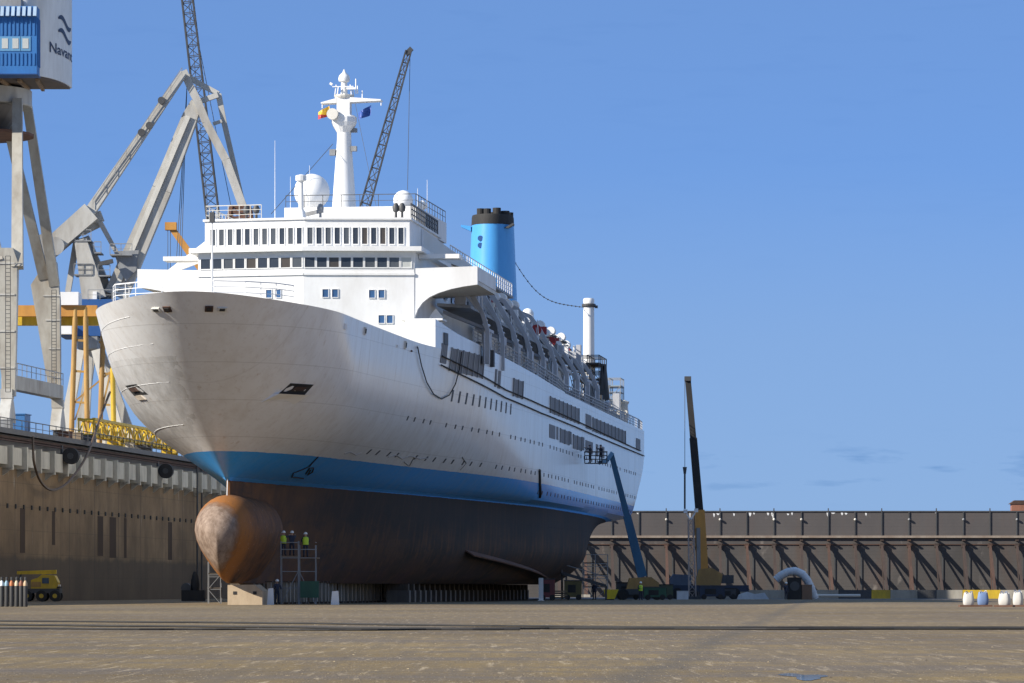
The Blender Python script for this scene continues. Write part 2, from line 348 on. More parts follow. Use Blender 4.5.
def tag(o, label, cat, group=None):
    o['label'] = label; o['category'] = cat
    if group: o['group'] = group
    return o
def thing(name, label, cat, loc=(0, 0, 0), rz=0, group=None):
    o = bpy.data.objects.new(name, None); C.objects.link(o); o.location = loc; o.rotation_euler = (0, 0, rz); o.empty_display_size = .5
    return tag(o, label, cat, group)
def struct(o, kind='structure'): o['kind'] = kind; return o
def copy_thing(src, loc, rz=None, label=None):
    r = src.copy(); C.objects.link(r); r.location = loc
    if rz is not None: r.rotation_euler = (0, 0, rz)
    if label: r['label'] = label
    for ch in list(src.children):
        c = ch.copy(); C.objects.link(c); c.parent = r
        for g in list(ch.children):
            d = g.copy(); C.objects.link(d); d.parent = c
    return r
def one(mb, name, mat, label, cat, loc, group=None, rz=0, smooth=False):    # a thing that is a single mesh, geometry given in its own coordinates
    o = mb.build(name, mat, None, smooth); o.location = loc; o.rotation_euler = (0, 0, rz); return tag(o, label, cat, group)

def lerp_tab(tab, x):
    if x <= tab[0][0]: return tab[0][1]
    for (a, b), (c, d) in zip(tab, tab[1:]):
        if x <= c:
            return b + (d - b) * (x - a) / (c - a)
    return tab[-1][1]
def hermite(tab):
    xs = [p[0] for p in tab]; ys = [p[1] for p in tab]; n = len(xs)
    d = [(ys[i + 1] - ys[i]) / (xs[i + 1] - xs[i]) for i in range(n - 1)]
    m = [d[0]] + [0 if d[i - 1] * d[i] <= 0 else 2 * d[i - 1] * d[i] / (d[i - 1] + d[i]) for i in range(1, n - 1)] + [d[-1]]
    def f(x):
        if x <= xs[0]: return ys[0]
        if x >= xs[-1]: return ys[-1]
        i = max(k for k in range(n - 1) if xs[k] <= x); h = xs[i + 1] - xs[i]; t = (x - xs[i]) / h
        return ys[i] * (1 + 2 * t) * (1 - t) ** 2 + m[i] * h * t * (1 - t) ** 2 + ys[i + 1] * t * t * (3 - 2 * t) + m[i + 1] * h * t * t * (t - 1)
    return f
def sstep(a, b, x): t = max(0, min(1, (x - a) / (b - a))); return t * t * (3 - 2 * t)

# ------------------------------------------------------------------ setting
TH = math.atan(.115); CT, ST = math.cos(TH), math.sin(TH)
QZ = 15.3                                                   # quay level above the dock floor
g = MB().box(-700, 130, -80, 562, -1.0, 0); struct(g.build('dock_floor', floorm))
# darker strip on the floor along the foot of the gate
g = MB()
pts = [(-26, 455)] + [(x, 446 + random.uniform(-6, 6)) for x in range(-18, 125, 6)] + [(124, 561), (-26, 561)]
g.add([(x, y, .004) for x, y in pts], [tuple(range(len(pts)))]); struct(g.build('dark_floor_strip', dark_strip_m))
# loose grit over the floor
rng = random.Random(2)
for nm, m, cnt in (('dark_grit', 'dark', 9000), ('pale_grit', 'pale', 5000)):
    g = MB()
    for k in range(cnt):
        Y = 46 / (1 - rng.random() * .76); X = rng.uniform(-.16, .16) * Y; r = rng.uniform(.006, .013) * (1 + Y / 160) * (2.0 if rng.random() < .015 else 1); a = rng.random() * 6
        c, d = math.cos(a) * r, math.sin(a) * r
        g.add([(X + c, Y + d, .002), (X - d, Y + c, .002), (X - c, Y - d, .002), (X + d, Y - c, .002), (X, Y, r * rng.uniform(.25, .55))], [(0, 1, 4), (1, 2, 4), (2, 3, 4), (3, 0, 4)])
    struct(g.build(nm, M(nm + '_stone', (.10, .075, .046) if m == 'dark' else (.36, .28, .165), None, .3, 3), None), 'stuff')
    bpy.data.objects[nm]['label'] = 'loose %s grit scattered over the dock floor' % m; bpy.data.objects[nm]['category'] = 'grit'
# puddle
g = MB(); pp = []
for k in range(24):
    a = 2 * math.pi * k / 24; r = 1 + .35 * math.sin(3 * a + 1) + .2 * math.sin(5 * a); pp.append((3.95 + .25 * r * math.cos(a), 56.8 + 2.0 * r * math.sin(a), .005))
g.add(pp, [tuple(range(24))]); struct(g.build('puddle', puddle_m))
g = MB().box(-9000, 9000, 563.5, 20000, 7.9, 8.0); struct(g.build('harbour_water', water_m))
wall_root_loc = (-53.7, 300, 0)
def wallpt(px, py, off):                # the point of the dock wall plane (moved out by off) on a sight line
    k = (px - CX) / F; x0, y0 = -53.7 + off * CT, 300 - off * ST
    Y = (x0 - y0 * ST / CT) / (k - ST / CT); return V((k * Y, Y, H + (HY - py) * Y / F))
def dock(x, y, z=0): return V((-53.7 + x * CT + y * ST, 300 - x * ST + y * CT, z))
g = MB().box(-500, -1.2, -420, 420, -.9, QZ); o = g.build('quay', quay_m); o.location = wall_root_loc; o.rotation_euler = (0, 0, -TH); struct(o)

o = MB().box(0, 600, -420, 420, -.9, QZ).build('quay', conc_l); o.location = (78, 300, 0); o.rotation_euler = (0, 0, -TH); struct(o)
# ------------------------------------------------------------------ dock wall (left)
dw = thing('dock_wall', 'tall brown stained concrete dock wall on the left with grey fender blocks along its top', 'wall', wall_root_loc, -TH)
MB().box(-1.2, 0, -420, 262, 0, 11.9).build('wall_face', wallm, dw)
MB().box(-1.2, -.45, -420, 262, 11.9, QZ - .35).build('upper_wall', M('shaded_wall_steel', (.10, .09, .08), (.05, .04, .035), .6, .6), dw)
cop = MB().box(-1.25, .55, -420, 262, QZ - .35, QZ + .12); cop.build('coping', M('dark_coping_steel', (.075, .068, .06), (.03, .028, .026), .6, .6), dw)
g = MB()
for k in range(0, 60):
    y = 40 + k * 3.2; g.box(.003, .09, y, y + .45, 8.35, 8.75)
g.build('stud', black, dw)
g = MB()
for x0, x1, yt_, yb in ((97.5, 103, 516, 556), (109.5, 116, 517, 558), (20, 25, 508, 553), (52, 55, 511, 545), (124, 126.5, 518, 558), (168, 172, 522, 560)):
    a_, b_ = wallpt(x0, yt_, 0), wallpt(x1, yb, 0); ya = (a_.y - 300) * CT + (a_.x + 53.7) * ST; yb_ = (b_.y - 300) * CT + (b_.x + 53.7) * ST; g.box(.003, .015, ya, yb_, b_.z, a_.z)
g.build('rust_runs', M('dark_rust_stain', (.07, .043, .026), (.04, .025, .016), .6, .7, rough=.97), dw)
for k in range(34):
    y = 40 + k * 5.6
    hgt = random.uniform(-.15, .15)
    fp = MB().box(-.45, .62, y + .5, y + 4.95, 12.15 + hgt, 13.75).build('fender_block', conc_b, dw)
    MB().box(-.45, .95, y, y + .45, 11.7, 13.9).build('fender_post', conc_b, dw)
g = MB()
for k in range(34): g.prism([(0, 11.2), (0, 11.9), (.9, 11.9)], lambda p, y=40 + k * 5.6: (p[0] + .003, y, p[1]), lambda p, y=40 + k * 5.6: (p[0] + .003, y + .5, p[1]))
g.build('bracket', conc_l, dw)
g = MB().rail([(-.9, 40, QZ + .12), (-.9, 240, QZ + .12)], 1.1, 2.8, .06, 2); g.build('handrail', dgrey, dw)
g = MB().box(-.2, .2, 40, 240, 14.55, 14.75); g.box(.25, .5, 40, 240, 14.30, 14.42); g.build('service_pipe', rustd, dw)
# crane rails on the quay
for k, x in enumerate((-3.0, -15.0)):
    g = MB().box(x - .08, x + .08, -300, 260, QZ, QZ + .2); o = g.build('crane_track', rust); o.location = wall_root_loc; o.rotation_euler = (0, 0, -TH); struct(o)
for k, (px, py, Y, lab) in enumerate(((71, 456, 408, 'black rubber wheel fender hung on dock wall below the near crane foot'), (166, 471, 455, 'black rubber wheel fender hung on dock wall close to ship bow'))):
    p = wallpt(px, py, 1.35)
    root = thing('wheel_fender', lab, 'fender', p, -TH, 'wheel fenders on the dock wall')
    tyre = MB().tube([(0, -.35, 0), (0, .35, 0)], .78, 20).build('tyre', black, root, True)
    MB().tube([(0, -.4, 0), (0, .42, 0)], .3, 12).build('hub', dgrey, root)
    MB().beam((-.9, 0, .1), (-.2, 0, .1), .2).beam((-.9, 0, .1), (-.9, 0, 1.0), .2).build('bracket', dgrey, root)

# hoses and cables hanging over the wall
def hang(pts, name, mat, r, label, cat, sub=10):
    pts = [V(p) for p in pts]; n = len(pts); res = []
    for i in range(n - 1):
        p0, p1, p2, p3 = pts[max(0, i - 1)], pts[i], pts[i + 1], pts[min(n - 1, i + 2)]
        for k in range(sub):
            t = k / sub
            res.append(.5 * ((2 * p1) + (p2 - p0) * t + (2 * p0 - 5 * p1 + 4 * p2 - p3) * t * t + (3 * p1 - p0 - 3 * p2 + p3) * t ** 3))
    res.append(pts[-1]); o0 = res[0].copy(); mb = MB().tube([q - o0 for q in res], r, 6); return one(mb, name, mat, label, cat, o0)
hang([wallpt(33, 437, .8), wallpt(34, 462, 1.2), wallpt(41, 482, 1.1), wallpt(52, 490, 1.1), wallpt(66, 484, 1.1), wallpt(80, 467, 1.2), wallpt(90, 448, 1.2), P(100, 418, 414), P(110, 392, 418)], 'hanging_hose', hose_m, .12, 'thick brown hose looping down the dock wall under the cranes', 'hose')
for k, (px, lab) in enumerate(((191, 'dark cable down the dock wall just left of bulb, left of the pair'), (195.5, 'dark cable down the dock wall just left of bulb, right of the pair'))):
    Y = 404 + k; a = dock(.7, 0, 0)
    yl = (( (px - CX) / F) * 300 + 53.7) / (ST - (px - CX) / F * CT)          # where the sight line meets the wall
    p = dock(.7, yl, QZ); one(MB().tube([(0, 0, 0), (0, 0, -QZ + .5)], .1, 6), 'wall_cable', dgrey, lab, 'cable', p, 'cables down the dock wall')

# dark floor cables stretched across the foreground
def fcable(ptsxy, r, lab):
    pts = []
    for x, y in ptsxy:
        Y = F * (H - r) / (y - HY); pts.append(V(((x - CX) * Y / F, Y, r)))
    fin = []
    for i in range(len(pts) - 1):
        for k in range(12):
            t = k / 12; q = pts[i].lerp(pts[i + 1], t); q.y += .5 * math.sin(.45 * (k + 12 * i)) + .2 * math.sin(1.1 * (k + 12 * i)); fin.append(q)
    fin.append(pts[-1]); o0 = fin[0].copy()
    return one(MB().tube([q - o0 for q in fin], r, 8), 'floor_cable', black, lab, 'cable', o0, 'cables across the dock floor')
fcable([(-60, 624.2), (150, 626), (400, 628.3), (700, 628.6), (1090, 628.8)], .034, 'thick black cable across the dock floor, nearest of the cables')
fcable([(-60, 620.6), (200, 622.2), (430, 625), (620, 627.0), (1090, 627.6)], .03, 'thin black cable across the dock floor, farthest of the cables')
fcable([(-60, 628.0), (160, 629.0), (330, 629.6), (520, 629.3)], .03, 'short black cable lying on floor at lower left, ending by mid floor')

# ------------------------------------------------------------------ dock gate (far end)
GY = 560; k7 = GY / F
gz = lambda y: H + (HY - y) * k7
gate = thing('dock_gate', 'long grey brown steel dock gate with raking struts closing the far end', 'gate', (45, GY, 0))
gx0, gx1 = -75 - 45, 125 - 45; ZT = gz(512); ZL = gz(536.5)
MB().box(gx0, gx1, 0, 2.4, 0, ZT).build('gate_wall', gatem, gate)
MB().box(gx0, gx1, -.35, .0, ZL - .18, ZL + .12).build('ledge', M('pale_rusty_ledge', (.30, .25, .2), (.15, .09, .06), .6, .8), gate)
MB().box(gx0, gx1, -.12, .0, gz(545), gz(544)).build('pipe', rustd, gate)
MB().box(gx0, gx1, -.1, 2.5, ZT + .003, ZT + .16).build('cap', dgrey, gate)
strutm = M('dull_red_brown_strut', (.055, .036, .03), (.025, .019, .016), .6, .6, rough=.85)
for i in range(-1, 22):
    px = 612 + 27 * (i - 1) + .3 * math.sin(i * 5); X = (px - CX) * k7 - 45
    if X > gx1 - 1: break
    MB().box(X - .07, X + .07, -.14, 0, ZL + .13, ZT + .5 * (i % 2)).build('rib', dgrey, gate)
    jx = random.uniform(-.12, .12)
    m = strutm if i % 3 else rustd
    ft = 7.2
    MB().beam((X + jx * 2, -ft, .25), (X, -.35, gz(546)), .3, .4).beam((X - .1 + jx, -ft * .52, .1), (X - .05, -.4, gz(548)), .16, .16).build('strut', m, gate)
    MB().box(X - .28, X + .28, -.55, 0, gz(547.5), gz(543.5)).box(X - .18, X + .18, -.9, 0, gz(541), gz(539.6)).build('bracket', m, gate)
    MB().box(X + .75, X + .95, -.12, 0, .3, gz(552)).build('stiffener', dgrey, gate)
    MB().box(X - .55, X + .55, -ft - .6, -ft + .4, 0, .35).build('strut_foot', conc_l, gate)
    if i % 2 == (0 if X > -10 else 1):
        MB().ball((X, -.28, gz(519.5)), .17, 10, 6).build('lamp', random.choice([bagw, grey, offwhite]), gate, True)
g = MB()
for px, wd, hh in [(638, 5, 1.5), (690, 2, 6), (714, 3, 4), (718, 5, 2), (734, 3, 3), (750, 5, 4), (754, 3, 2), (768, 4, 3), (773, 3, 6), (788, 4, 2), (792, 3, 3), (828, 5, 5), (833, 8, 1.5), (842, 4, 3), (846, 5, 2), (866, 3, 3), (772, 3, 4), (936, 4, 1.5)]:
    X = (px - CX) * k7 - 45; ww = wd * k7 * .6; z1 = ZT - random.uniform(.02, .2); hh *= k7
    g.prism([(X - ww / 2, z1), (X + ww / 2, z1 - .05), (X + ww * .3, z1 - hh * .7), (X, z1 - hh), (X - ww * .35, z1 - hh * .5)], lambda p: (p[0], -.02, p[1]), lambda p: (p[0], -.005, p[1]))
g.build('paint_patch', white2, gate)
# low kerb in front of the gate, concrete with painted stretches
kerb = thing('concrete_barrier', 'low concrete barrier with yellow and dark painted stretches in front of the gate', 'barrier', (45, 470, 0))
def bx(px): return (px - CX) * 470 / F - 45
for (a, b, m, nm) in [(612, 700, dgrey, 'dark_segment'), (700.2, 838, conc_l, 'plain_segment'), (838.2, 871, dgrey, 'dark_segment'), (871.2, 890, yellow, 'yellow_segment'), (890.2, 917, conc_l, 'plain_segment'), (917.2, 936, dgrey, 'dark_segment'), (936.2, 962, conc_l, 'plain_segment'), (962.2, 1000, yellow, 'yellow_segment'), (1000.2, 1120, conc_l, 'plain_segment')]:
    MB().box(bx(a), bx(b), -.5, .5, 0, .98).build(nm, m, kerb)

# ------------------------------------------------------------------ the ship
ZK, ZW = 1.56, 8.84
ztop = hermite([(-16.3, 21.27), (-14, 21.0), (-10, 20.75), (-5, 20.6), (15, 20.15), (25, 20.0), (40, 20.1), (110, 19.8), (196, 19.6)])
F0 = hermite([(0, .12), (8, 1.25), (18, 3.0), (29, 4.95), (40, 6.7), (60, 9.2), (75, 10.8), (100, 12.6), (140, 13.2), (172, 12.0), (190, 10.2)])
G1 = hermite([(0, 0), (14, .84), (31, 1.95), (46, 3.0), (62, 4.4), (80, 5.2), (100, 5.6), (220, 5.6)])
gw = hermite([(0, 0), (.03, .10), (.08, .235), (.15, .385), (.22, .53), (.32, .72), (.45, .88), (.61, .97), (.8, .995), (1, 1.0)])
def F1(x): q = (14 - min(max(x, 0), 14)) / 14; return 8 * math.sqrt(max(0, 1 - q * q)) + G1(x)
def us_t(t): return -16.2 * t ** .95
def ua_t(t): return 187 + 14 * sstep(0, .75, t)
def hb_t(u, t):
    x = u - us_t(t); a = gw(t ** (1 - .7 * sstep(25, 95, u))); b = (1 - a) * F0(x) + a * F1(x)
    d = ua_t(t) - u
    if d < 7: b *= .86 + .14 * math.sqrt(max(0, 1 - ((7 - max(d, 0)) / 7) ** 2))
    return max(b, 0.04)
def hb(u, z):
    return hb_t(u, min(1, max(0, (z - ZW) / (ztop(u) - ZW))))
def zk(u): return ZK + max(0, (u - 138) / 49) ** 1.35 * (ZW - ZK) if u > 138 else ZK
def hb_low(u, q, usq):
    x = u - usq; b = F0(x)
    km = 1 - .25 * (1 - min(q / .45, 1)) ** 2; kf = .42 + .58 * q ** .8; ka = .12 + .88 * q ** .8
    wf = 1 - sstep(8, 62, u); wa = sstep(125, 175, u)
    k = km * (1 - wf - wa) + kf * wf + ka * wa if wf + wa <= 1 else kf * wf + ka * (1 - wf)
    return max(.04, b * k)
ship = thing('cruise_ship', 'large white cruise ship with blue stripe and rusty bottom standing in the dry dock', 'ship', (-20.3, 300, 0), -TH)
def W(v, u, z): return V((-20.3 + v * CT + u * ST, 300 - v * ST + u * CT, z))
def proj(p): return (CX + F * p.x / p.y, HY - F * (p.z - H) / p.y)
def side(px, py, off=0):                                   # port side point (u, z) seen at a spot of the photograph
    lo, hi = -16, 194
    for _ in range(40):
        u = (lo + hi) / 2; z = 15.
        for _ in range(6):
            p = W(hb(u, z) + off, u, z); z = H + (HY - py) * p.y / F
        if proj(W(hb(u, z) + off, u, z))[0] < px: lo = u
        else: hi = u
    return u, z
NU = 150; NT = 30; NQ = 12
us_ = [(.5 - .5 * math.cos(math.pi * (i / NU))) for i in range(NU + 1)]
us_ = [.55 * a + .45 * (i / NU) ** 1.6 for i, a in enumerate(us_)]
rows = []
for j in range(NQ + 1):
    q = j / NQ; u0 = 1.6 * (1 - q); row = []
    for s in us_:
        u = u0 + s * (187 - u0); b = hb_low(u, q, u0); z = zk(u) + q * (ZW - zk(u)); row.append((b, u, z))
    rows.append(row)
for j in range(1, NT + 1):
    t = j / NT; row = []
    for s in us_:
        u = us_t(t) + s * (ua_t(t) - us_t(t)); row.append((hb_t(u, t), u, ZW + t * (ztop(u) - ZW)))
    rows.append(row)
hm = MB(); nr = len(rows); nc = NU + 1
for row in rows:
    for b, u, z in row: hm.v.append((b, u, z))
for row in rows:
    for b, u, z in row: hm.v.append((-b, u, z))
o2 = nr * nc
for j in range(nr - 1):
    for i in range(nc - 1):
        a = j * nc + i; hm.f.append((a, a + 1, a + nc + 1, a + nc)); hm.f.append((o2 + a, o2 + a + nc, o2 + a + nc + 1, o2 + a + 1))
    a = j * nc + nc - 1; hm.f.append((a, o2 + a, o2 + a + nc, a + nc)); a = j * nc; hm.f.append((a, a + nc, o2 + a + nc, o2 + a))
for i in range(nc - 1): hm.f.append((i, o2 + i, o2 + i + 1, i + 1))
hull = hm.build('hull', hullm, ship, True)

# decks
def deck_poly(z0fn, u0, u1, inset, n=40):
    L_ = [];
    for i in range(n + 1):
        u = u0 + (u1 - u0) * (i / n) ** (1.5); L_.append((max(.03, hb(u, 19.3) - inset), u))
    return L_
g = MB(); L_ = deck_poly(None, -13.9, 36, .12)
g.add([(b, u, 19.3) for b, u in L_] + [(-b, u, 19.3) for b, u in L_], [(i, i + 1, len(L_) + i + 1, len(L_) + i) for i in range(len(L_) - 1)]); g.build('foredeck', M('green_grey_deck_paint', (.16, .19, .17), (.08, .08, .07), .5), ship)
g = MB(); L_ = [(hb(u, 19.4) - .1, u) for u in [36 + k * 4 for k in range(40)] + [196, 200.5]]
g.add([(b, u, 19.55) for b, u in L_] + [(-b, u, 19.55) for b, u in L_], [(i, i + 1, len(L_) + i + 1, len(L_) + i) for i in range(len(L_) - 1)]); g.build('promenade_deck', grey, ship)
# bulbous bow
g = MB(); prof = []
NB, MBK = 28, 30
for i in range(NB + 1):
    t = i / NB; yy = -4.5 + 17.5 * t ** 1.35
    rr = math.sin(min(1, (t / .42)) * math.pi / 2) ** .62 if t < .42 else 1 - .30 * sstep(.80, 1, t) ** 2
    rr = max(rr, .02)
    for k in range(MBK):
        a = 2 * math.pi * k / MBK; ca, sa = math.cos(a), math.sin(a)
        wd = 2.35 * (1.0 if sa > 0 else (1 - .62 * abs(sa) ** 1.6))
        zz = sa * (2.55 if sa > 0 else 3.85); 
        g.v.append((wd * ca * rr * (1 if abs(sa) < .98 else .9), yy, 5.35 + zz * (rr if sa > 0 else min(1, rr * 1.0)) - (1 - rr) * .25))
for i in range(NB):
    for k in range(MBK): g.f.append((i * MBK + k, i * MBK + (k + 1) % MBK, (i + 1) * MBK + (k + 1) % MBK, (i + 1) * MBK + k))
g.f += [tuple(range(MBK))[::-1], tuple(NB * MBK + k for k in range(MBK))]
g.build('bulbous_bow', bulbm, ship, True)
MB().tube([(0, -.3, 7.7), (0, -.12, 8.9), (0, -.9, 9.6)], .035, 8).build('stem_bar', white, ship)

# surface helpers on the hull
def patch(mb, u0, u1, z0, z1, off=.04, sg=1, n=1, back=.12):
    for i in range(n):
        a, b = u0 + (u1 - u0) * i / n, u0 + (u1 - u0) * (i + 1) / n
        vs = []
        for o in (off, -back):
            for u, z in ((a, z0), (b, z0), (b, z1), (a, z1)): vs.append((sg * (hb(u, z) + o), u, z))
        mb.add(vs, [(0, 1, 2, 3), (7, 6, 5, 4), (0, 4, 5, 1), (1, 5, 6, 2), (2, 6, 7, 3), (3, 7, 4, 0)])
    return mb
def hull_line(pts, r, off=.05, sub=6, sg=1):
    q = [side(*p) for p in pts]; res = []
    for (ua, za), (ub, zb) in zip(q, q[1:]):
        for k in range(sub): t = k / sub; u = ua + (ub - ua) * t; z = za + (zb - za) * t; res.append((sg * (hb(u, z) + off), u, z))
    u, z = q[-1]; res.append((sg * (hb(u, z) + off), u, z)); return MB().tube(res, r, 5)

porth = M('dark_porthole', (.035, .042, .055), None, .3)
# portholes: four rows along the port side; the nearest hundred are parts of their own
ports = []
u = 38.
while u < 66: ports.append((u, 16.6, .24, .46)); u += 2.55
rng = random.Random(3)
for z, ua, ub in ((14.25, 24, 186), (11.55, 20, 186), (9.9, 84, 182)):
    u = ua; k = 0
    while u < ub:
        if k % 9 not in (4,) or z < 11: ports.append((u, z, .17, .17))
        u += 3.3 if k % 2 else 2.5; k += 1
ports.sort()
big = MB()
for k, (u, z, a, h_) in enumerate(ports):
    if k < 100: patch(MB(), u - a, u + a, z - h_, z + h_, .03).build('porthole', porth, ship)
    else: patch(big, u - a, u + a, z - h_, z + h_, .03)
o = big.build('porthole_row', porth, ship); o['kind'] = 'stuff'
# grey window bands and louvres on the port side, measured corner by corner
for x0, x1, ya, yb, nseg in [(441.5, 447.5, 343, 363, 1), (451.5, 483, 348, 371, 6), (495.5, 497, 369, 387, 1), (498.5, 500.8, 370.5, 388.5, 1), (513.5, 522.5, 378.5, 396, 2), (550, 578.5, 396.5, 412.5, 7), (585.7, 591, 413.5, 428, 1), (592.5, 625, 417.5, 431, 9), (636, 640, 438, 449, 1),
                             (549.3, 555, 424, 437.5, 1), (556.5, 558, 426.5, 439.5, 1), (560, 568.5, 428.5, 442, 2), (570, 571.3, 431.5, 444, 1), (573, 581, 434.5, 448, 2), (582.5, 584, 437, 450, 1), (585.5, 592.5, 440, 452, 1), (596, 598, 444, 456, 1), (600.5, 604, 446, 457, 1)]:
    ua, zt = side(x0, ya); _, zb = side(x0, yb); ub, _ = side(x1, ya + (x1 - x0) * .5)
    fr = patch(MB(), ua, ub, zb, zt, .05, 1, nseg).build('window_band', louvre_m, ship)
    if nseg > 1:
        for i in range(nseg + 1): uu = ua + (ub - ua) * i / nseg; patch(MB(), uu - .12, uu + .12, zb - .05, zt + .05, .12).build('mullion', grey, fr)
# hose lines along the side, the hanging rope and the fender mark
for pts_, nm in (([(440, 365), (475, 382), (505, 398), (540, 413), (575, 427), (600, 438), (645, 456)], 'side_hose'), ([(441, 356), (470, 370), (505, 390), (540, 405), (580, 423), (640, 451)], 'side_hose')):
    hull_line(pts_, .06, .12).build(nm, black, ship)
hull_line([(416, 347), (420, 366), (425, 382), (432, 394), (440, 399), (448, 395), (454, 384), (458, 369), (460, 352)], .05, .12).build('mooring_rope', black, ship)
hull_line([(538.7, 470), (539, 484), (539.3, 497)], .16, .05).build('rubbing_bar', black, ship)
# thruster mark and scuffs
m_ = hull_line([(317.5, 456.8), (308, 467), (293, 473), (291.5, 477), (303, 478.5)], .055, .04)
m2 = hull_line([(305, 474), (309, 468), (313, 468), (312, 472), (307, 475), (310, 470)], .05, .05); m_.add(m2.v, m2.f); m_.build('thruster_mark', black, ship)
scuffm = M('grey_scuff', (.34, .33, .32), None, .3)
for pts_ in ([(344, 453.5), (350, 452), (356, 455), (361, 453)], [(388, 457), (396, 455), (402, 459), (410, 456), (420, 459), (428, 458)], [(404, 462), (409, 466), (414, 457)], [(462, 457), (466, 463), (460, 470)]):
    hull_line(pts_, .05, .02).build('scuff_mark', scuffm, ship)
# weld steps on the starboard bow
for (z0, z1, ua, ub) in ((17.1, 18.0, 10, -11.5), (15.0, 15.5, 8, -8.6), (12.2, 12.7, 11, -4.6), (19.1, 19.8, -3, -12.5)):
    res = [(-(hb(ua + (ub - ua) * k / 24, z0 + (z1 - z0) * k / 24) + .015), ua + (ub - ua) * k / 24, z0 + (z1 - z0) * k / 24) for k in range(25)]
    MB().tube(res, .012, 5).build('weld_step', white2, ship)
# anchor pockets (recess lining, anchor, pale lip), one a side
uA, zA = side(297, 390)
for sg in (1, -1):
    pk = patch(MB(), uA - 1.15, uA + 1.15, zA - .3, zA + .42, .03, sg, 3).build('anchor_pocket', black, ship)
    patch(MB(), uA - .5, uA + .5, zA - .05, zA + .22, .16, sg).build('anchor', rustd, pk)
    if sg < 0:
        patch(MB(), uA - .2, uA + 1.0, zA - .62, zA - .34, .12, sg, 2).build('anchor_bolster', M('bolster_cream', (.72, .62, .5), None, .4), pk); continue
    bo = MB(); vs = []
    for u_, z_, o_b in ((uA - 1.5, zA - .95, .02), (uA + 1.1, zA - .95, .02), (uA + 1.1, zA - .32, .42), (uA - 1.5, zA - .32, .42 if sg > 0 else .12)): vs += [(sg * (hb(u_, z_) + o_b), u_, z_), (sg * (hb(u_, z_) - .2), u_, z_)]
    bo.add(vs, [(0, 2, 4, 6), (1, 7, 5, 3), (0, 1, 3, 2), (2, 3, 5, 4), (4, 5, 7, 6), (6, 7, 1, 0)]).build('anchor_bolster', white2, pk)
# fairleads and chocks round the bulwark
for px, py, ww, hh, kind in ((209, 308.5, 8, 7, 'b'), (222, 309, 9, 4.5, 'f'), (345, 326.5, 6, 6, 'w'), (364.5, 331, 5, 8, 'f'), (397, 346, 3, 3, 'w'), (405, 345, 4, 9, 'f'), (411, 351, 2, 2, 'b'), (417, 347, 3, 3, 'w')):
    uu, zz = side(px, py); s = 14.4
    for sg in (1, -1):
        if sg < 0 and px > 260: continue
        e = .01; tg = V((sg * (hb(uu + e, zz) - hb(uu - e, zz)), 2 * e, 0)).normalized(); up_ = V((sg * (hb(uu, zz + .02) - hb(uu, zz - .02)), 0, .04)).normalized()
        nr_ = tg.cross(up_).normalized(); nr_ = nr_ if nr_.x * sg > 0 or (abs(nr_.x) < .3 and nr_.y < 0) else -nr_
        up_ = nr_.cross(tg).normalized()
        c0 = V((sg * hb(uu, zz), uu, zz)); a_ = ww / s / 2 / (1 if px < 260 else .75); h_ = hh / s / 2
        def plate(k, o0, o1):
            vs = [c0 + nr_ * o + tg * (i * a_ * k) + up_ * (j * h_ * k) for o in (o0, o1) for i, j in ((-1, -1), (1, -1), (1, 1), (-1, 1))]
            return MB().add(vs, [(0, 3, 2, 1), (4, 5, 6, 7), (0, 1, 5, 4), (1, 2, 6, 5), (2, 3, 7, 6), (3, 0, 4, 7)])
        f_ = plate(1, -.25, .09).build('fairlead', {'b': rustd, 'f': offwhite, 'w': white2}[kind], ship)
        if kind != 'w': plate(.6, -.2, .13).build('opening', black, f_)
# bilge keel and stern gear
g = MB()
res = []
for k in range(13):
    t = k / 12; u = 62 + 52 * t; z = 4.3 - 2.2 * t; q = (z - ZK) / 7; b = hb_low(u, q, 1.6 * (1 - q)); res.append((b + .35, u, z - .1))
for a, b in zip(res, res[1:]): g.beam(a, b, .12, .9, up=(1, 0, -.6))
g.build('bilge_keel', rust, ship)
for sg in (1, -1):
    MB().tube([(sg * 4.2, 160, 4.3), (sg * 4.2, 176, 4.6)], .45, 12).build('propeller_shaft', rustd, ship)
    pr = MB()
    for k in range(4):
        a = k * math.pi / 2 + .4; d = V((math.cos(a), 0, math.sin(a)))
        pr.beam(V((sg * 4.2, 176.2, 4.6)) + d * .3, V((sg * 4.2, 176.6, 4.6)) + d * 2.3, .9, .12, 1.3, .05, up=(.3, 1, .2))
    pr.build('propeller', ochre, ship)
    MB().prism([(179, 2.6), (183, 2.6), (183.6, 8.3), (179.6, 8.0)], lambda p: (sg * 4.2 - .25, p[0], p[1]), lambda p: (sg * 4.2 + .25, p[0], p[1])).build('rudder', rustd, ship)

# bow railing
def bow_ring(t_off, u_lim, side_sg):
    return [(side_sg * max(0, hb_t(u, .99) - t_off), u, ztop(u) - .1) for u in u_lim]
pr_ = [(-5.4 , -8.5), (-6.2, -10.0), (-5.6, -12.2), (-3.8, -14.0), (-1.8, -14.9), (1.8, -14.9), (3.8, -14.0), (5.6, -12.2), (6.4, -9.8)]
MB().rail([(x, y, 20.9) for x, y in pr_] , 1.15, 1.6, .055, 3).build('bow_rail', white2, ship)
MB().tube([(0, -6, 19.3), (0, -6, 26.8)], .09, 8, .05).build('jack_staff', white2, ship)
MB().box(-.16, .16, -6.2, -5.8, 26.8, 27.5).build('jack_light', dgrey, ship)
for x in (-5.5, -2.2, 2.2, 5.5): MB().lathe([(.55, 0), (.75, .5), (.35, .7), (.35, 1.3), (.7, 1.5), (.7, 1.8), (.2, 1.9)], (x, 6 + abs(x) * .3, 19.3), 14).build('mooring_winch', grey, ship)
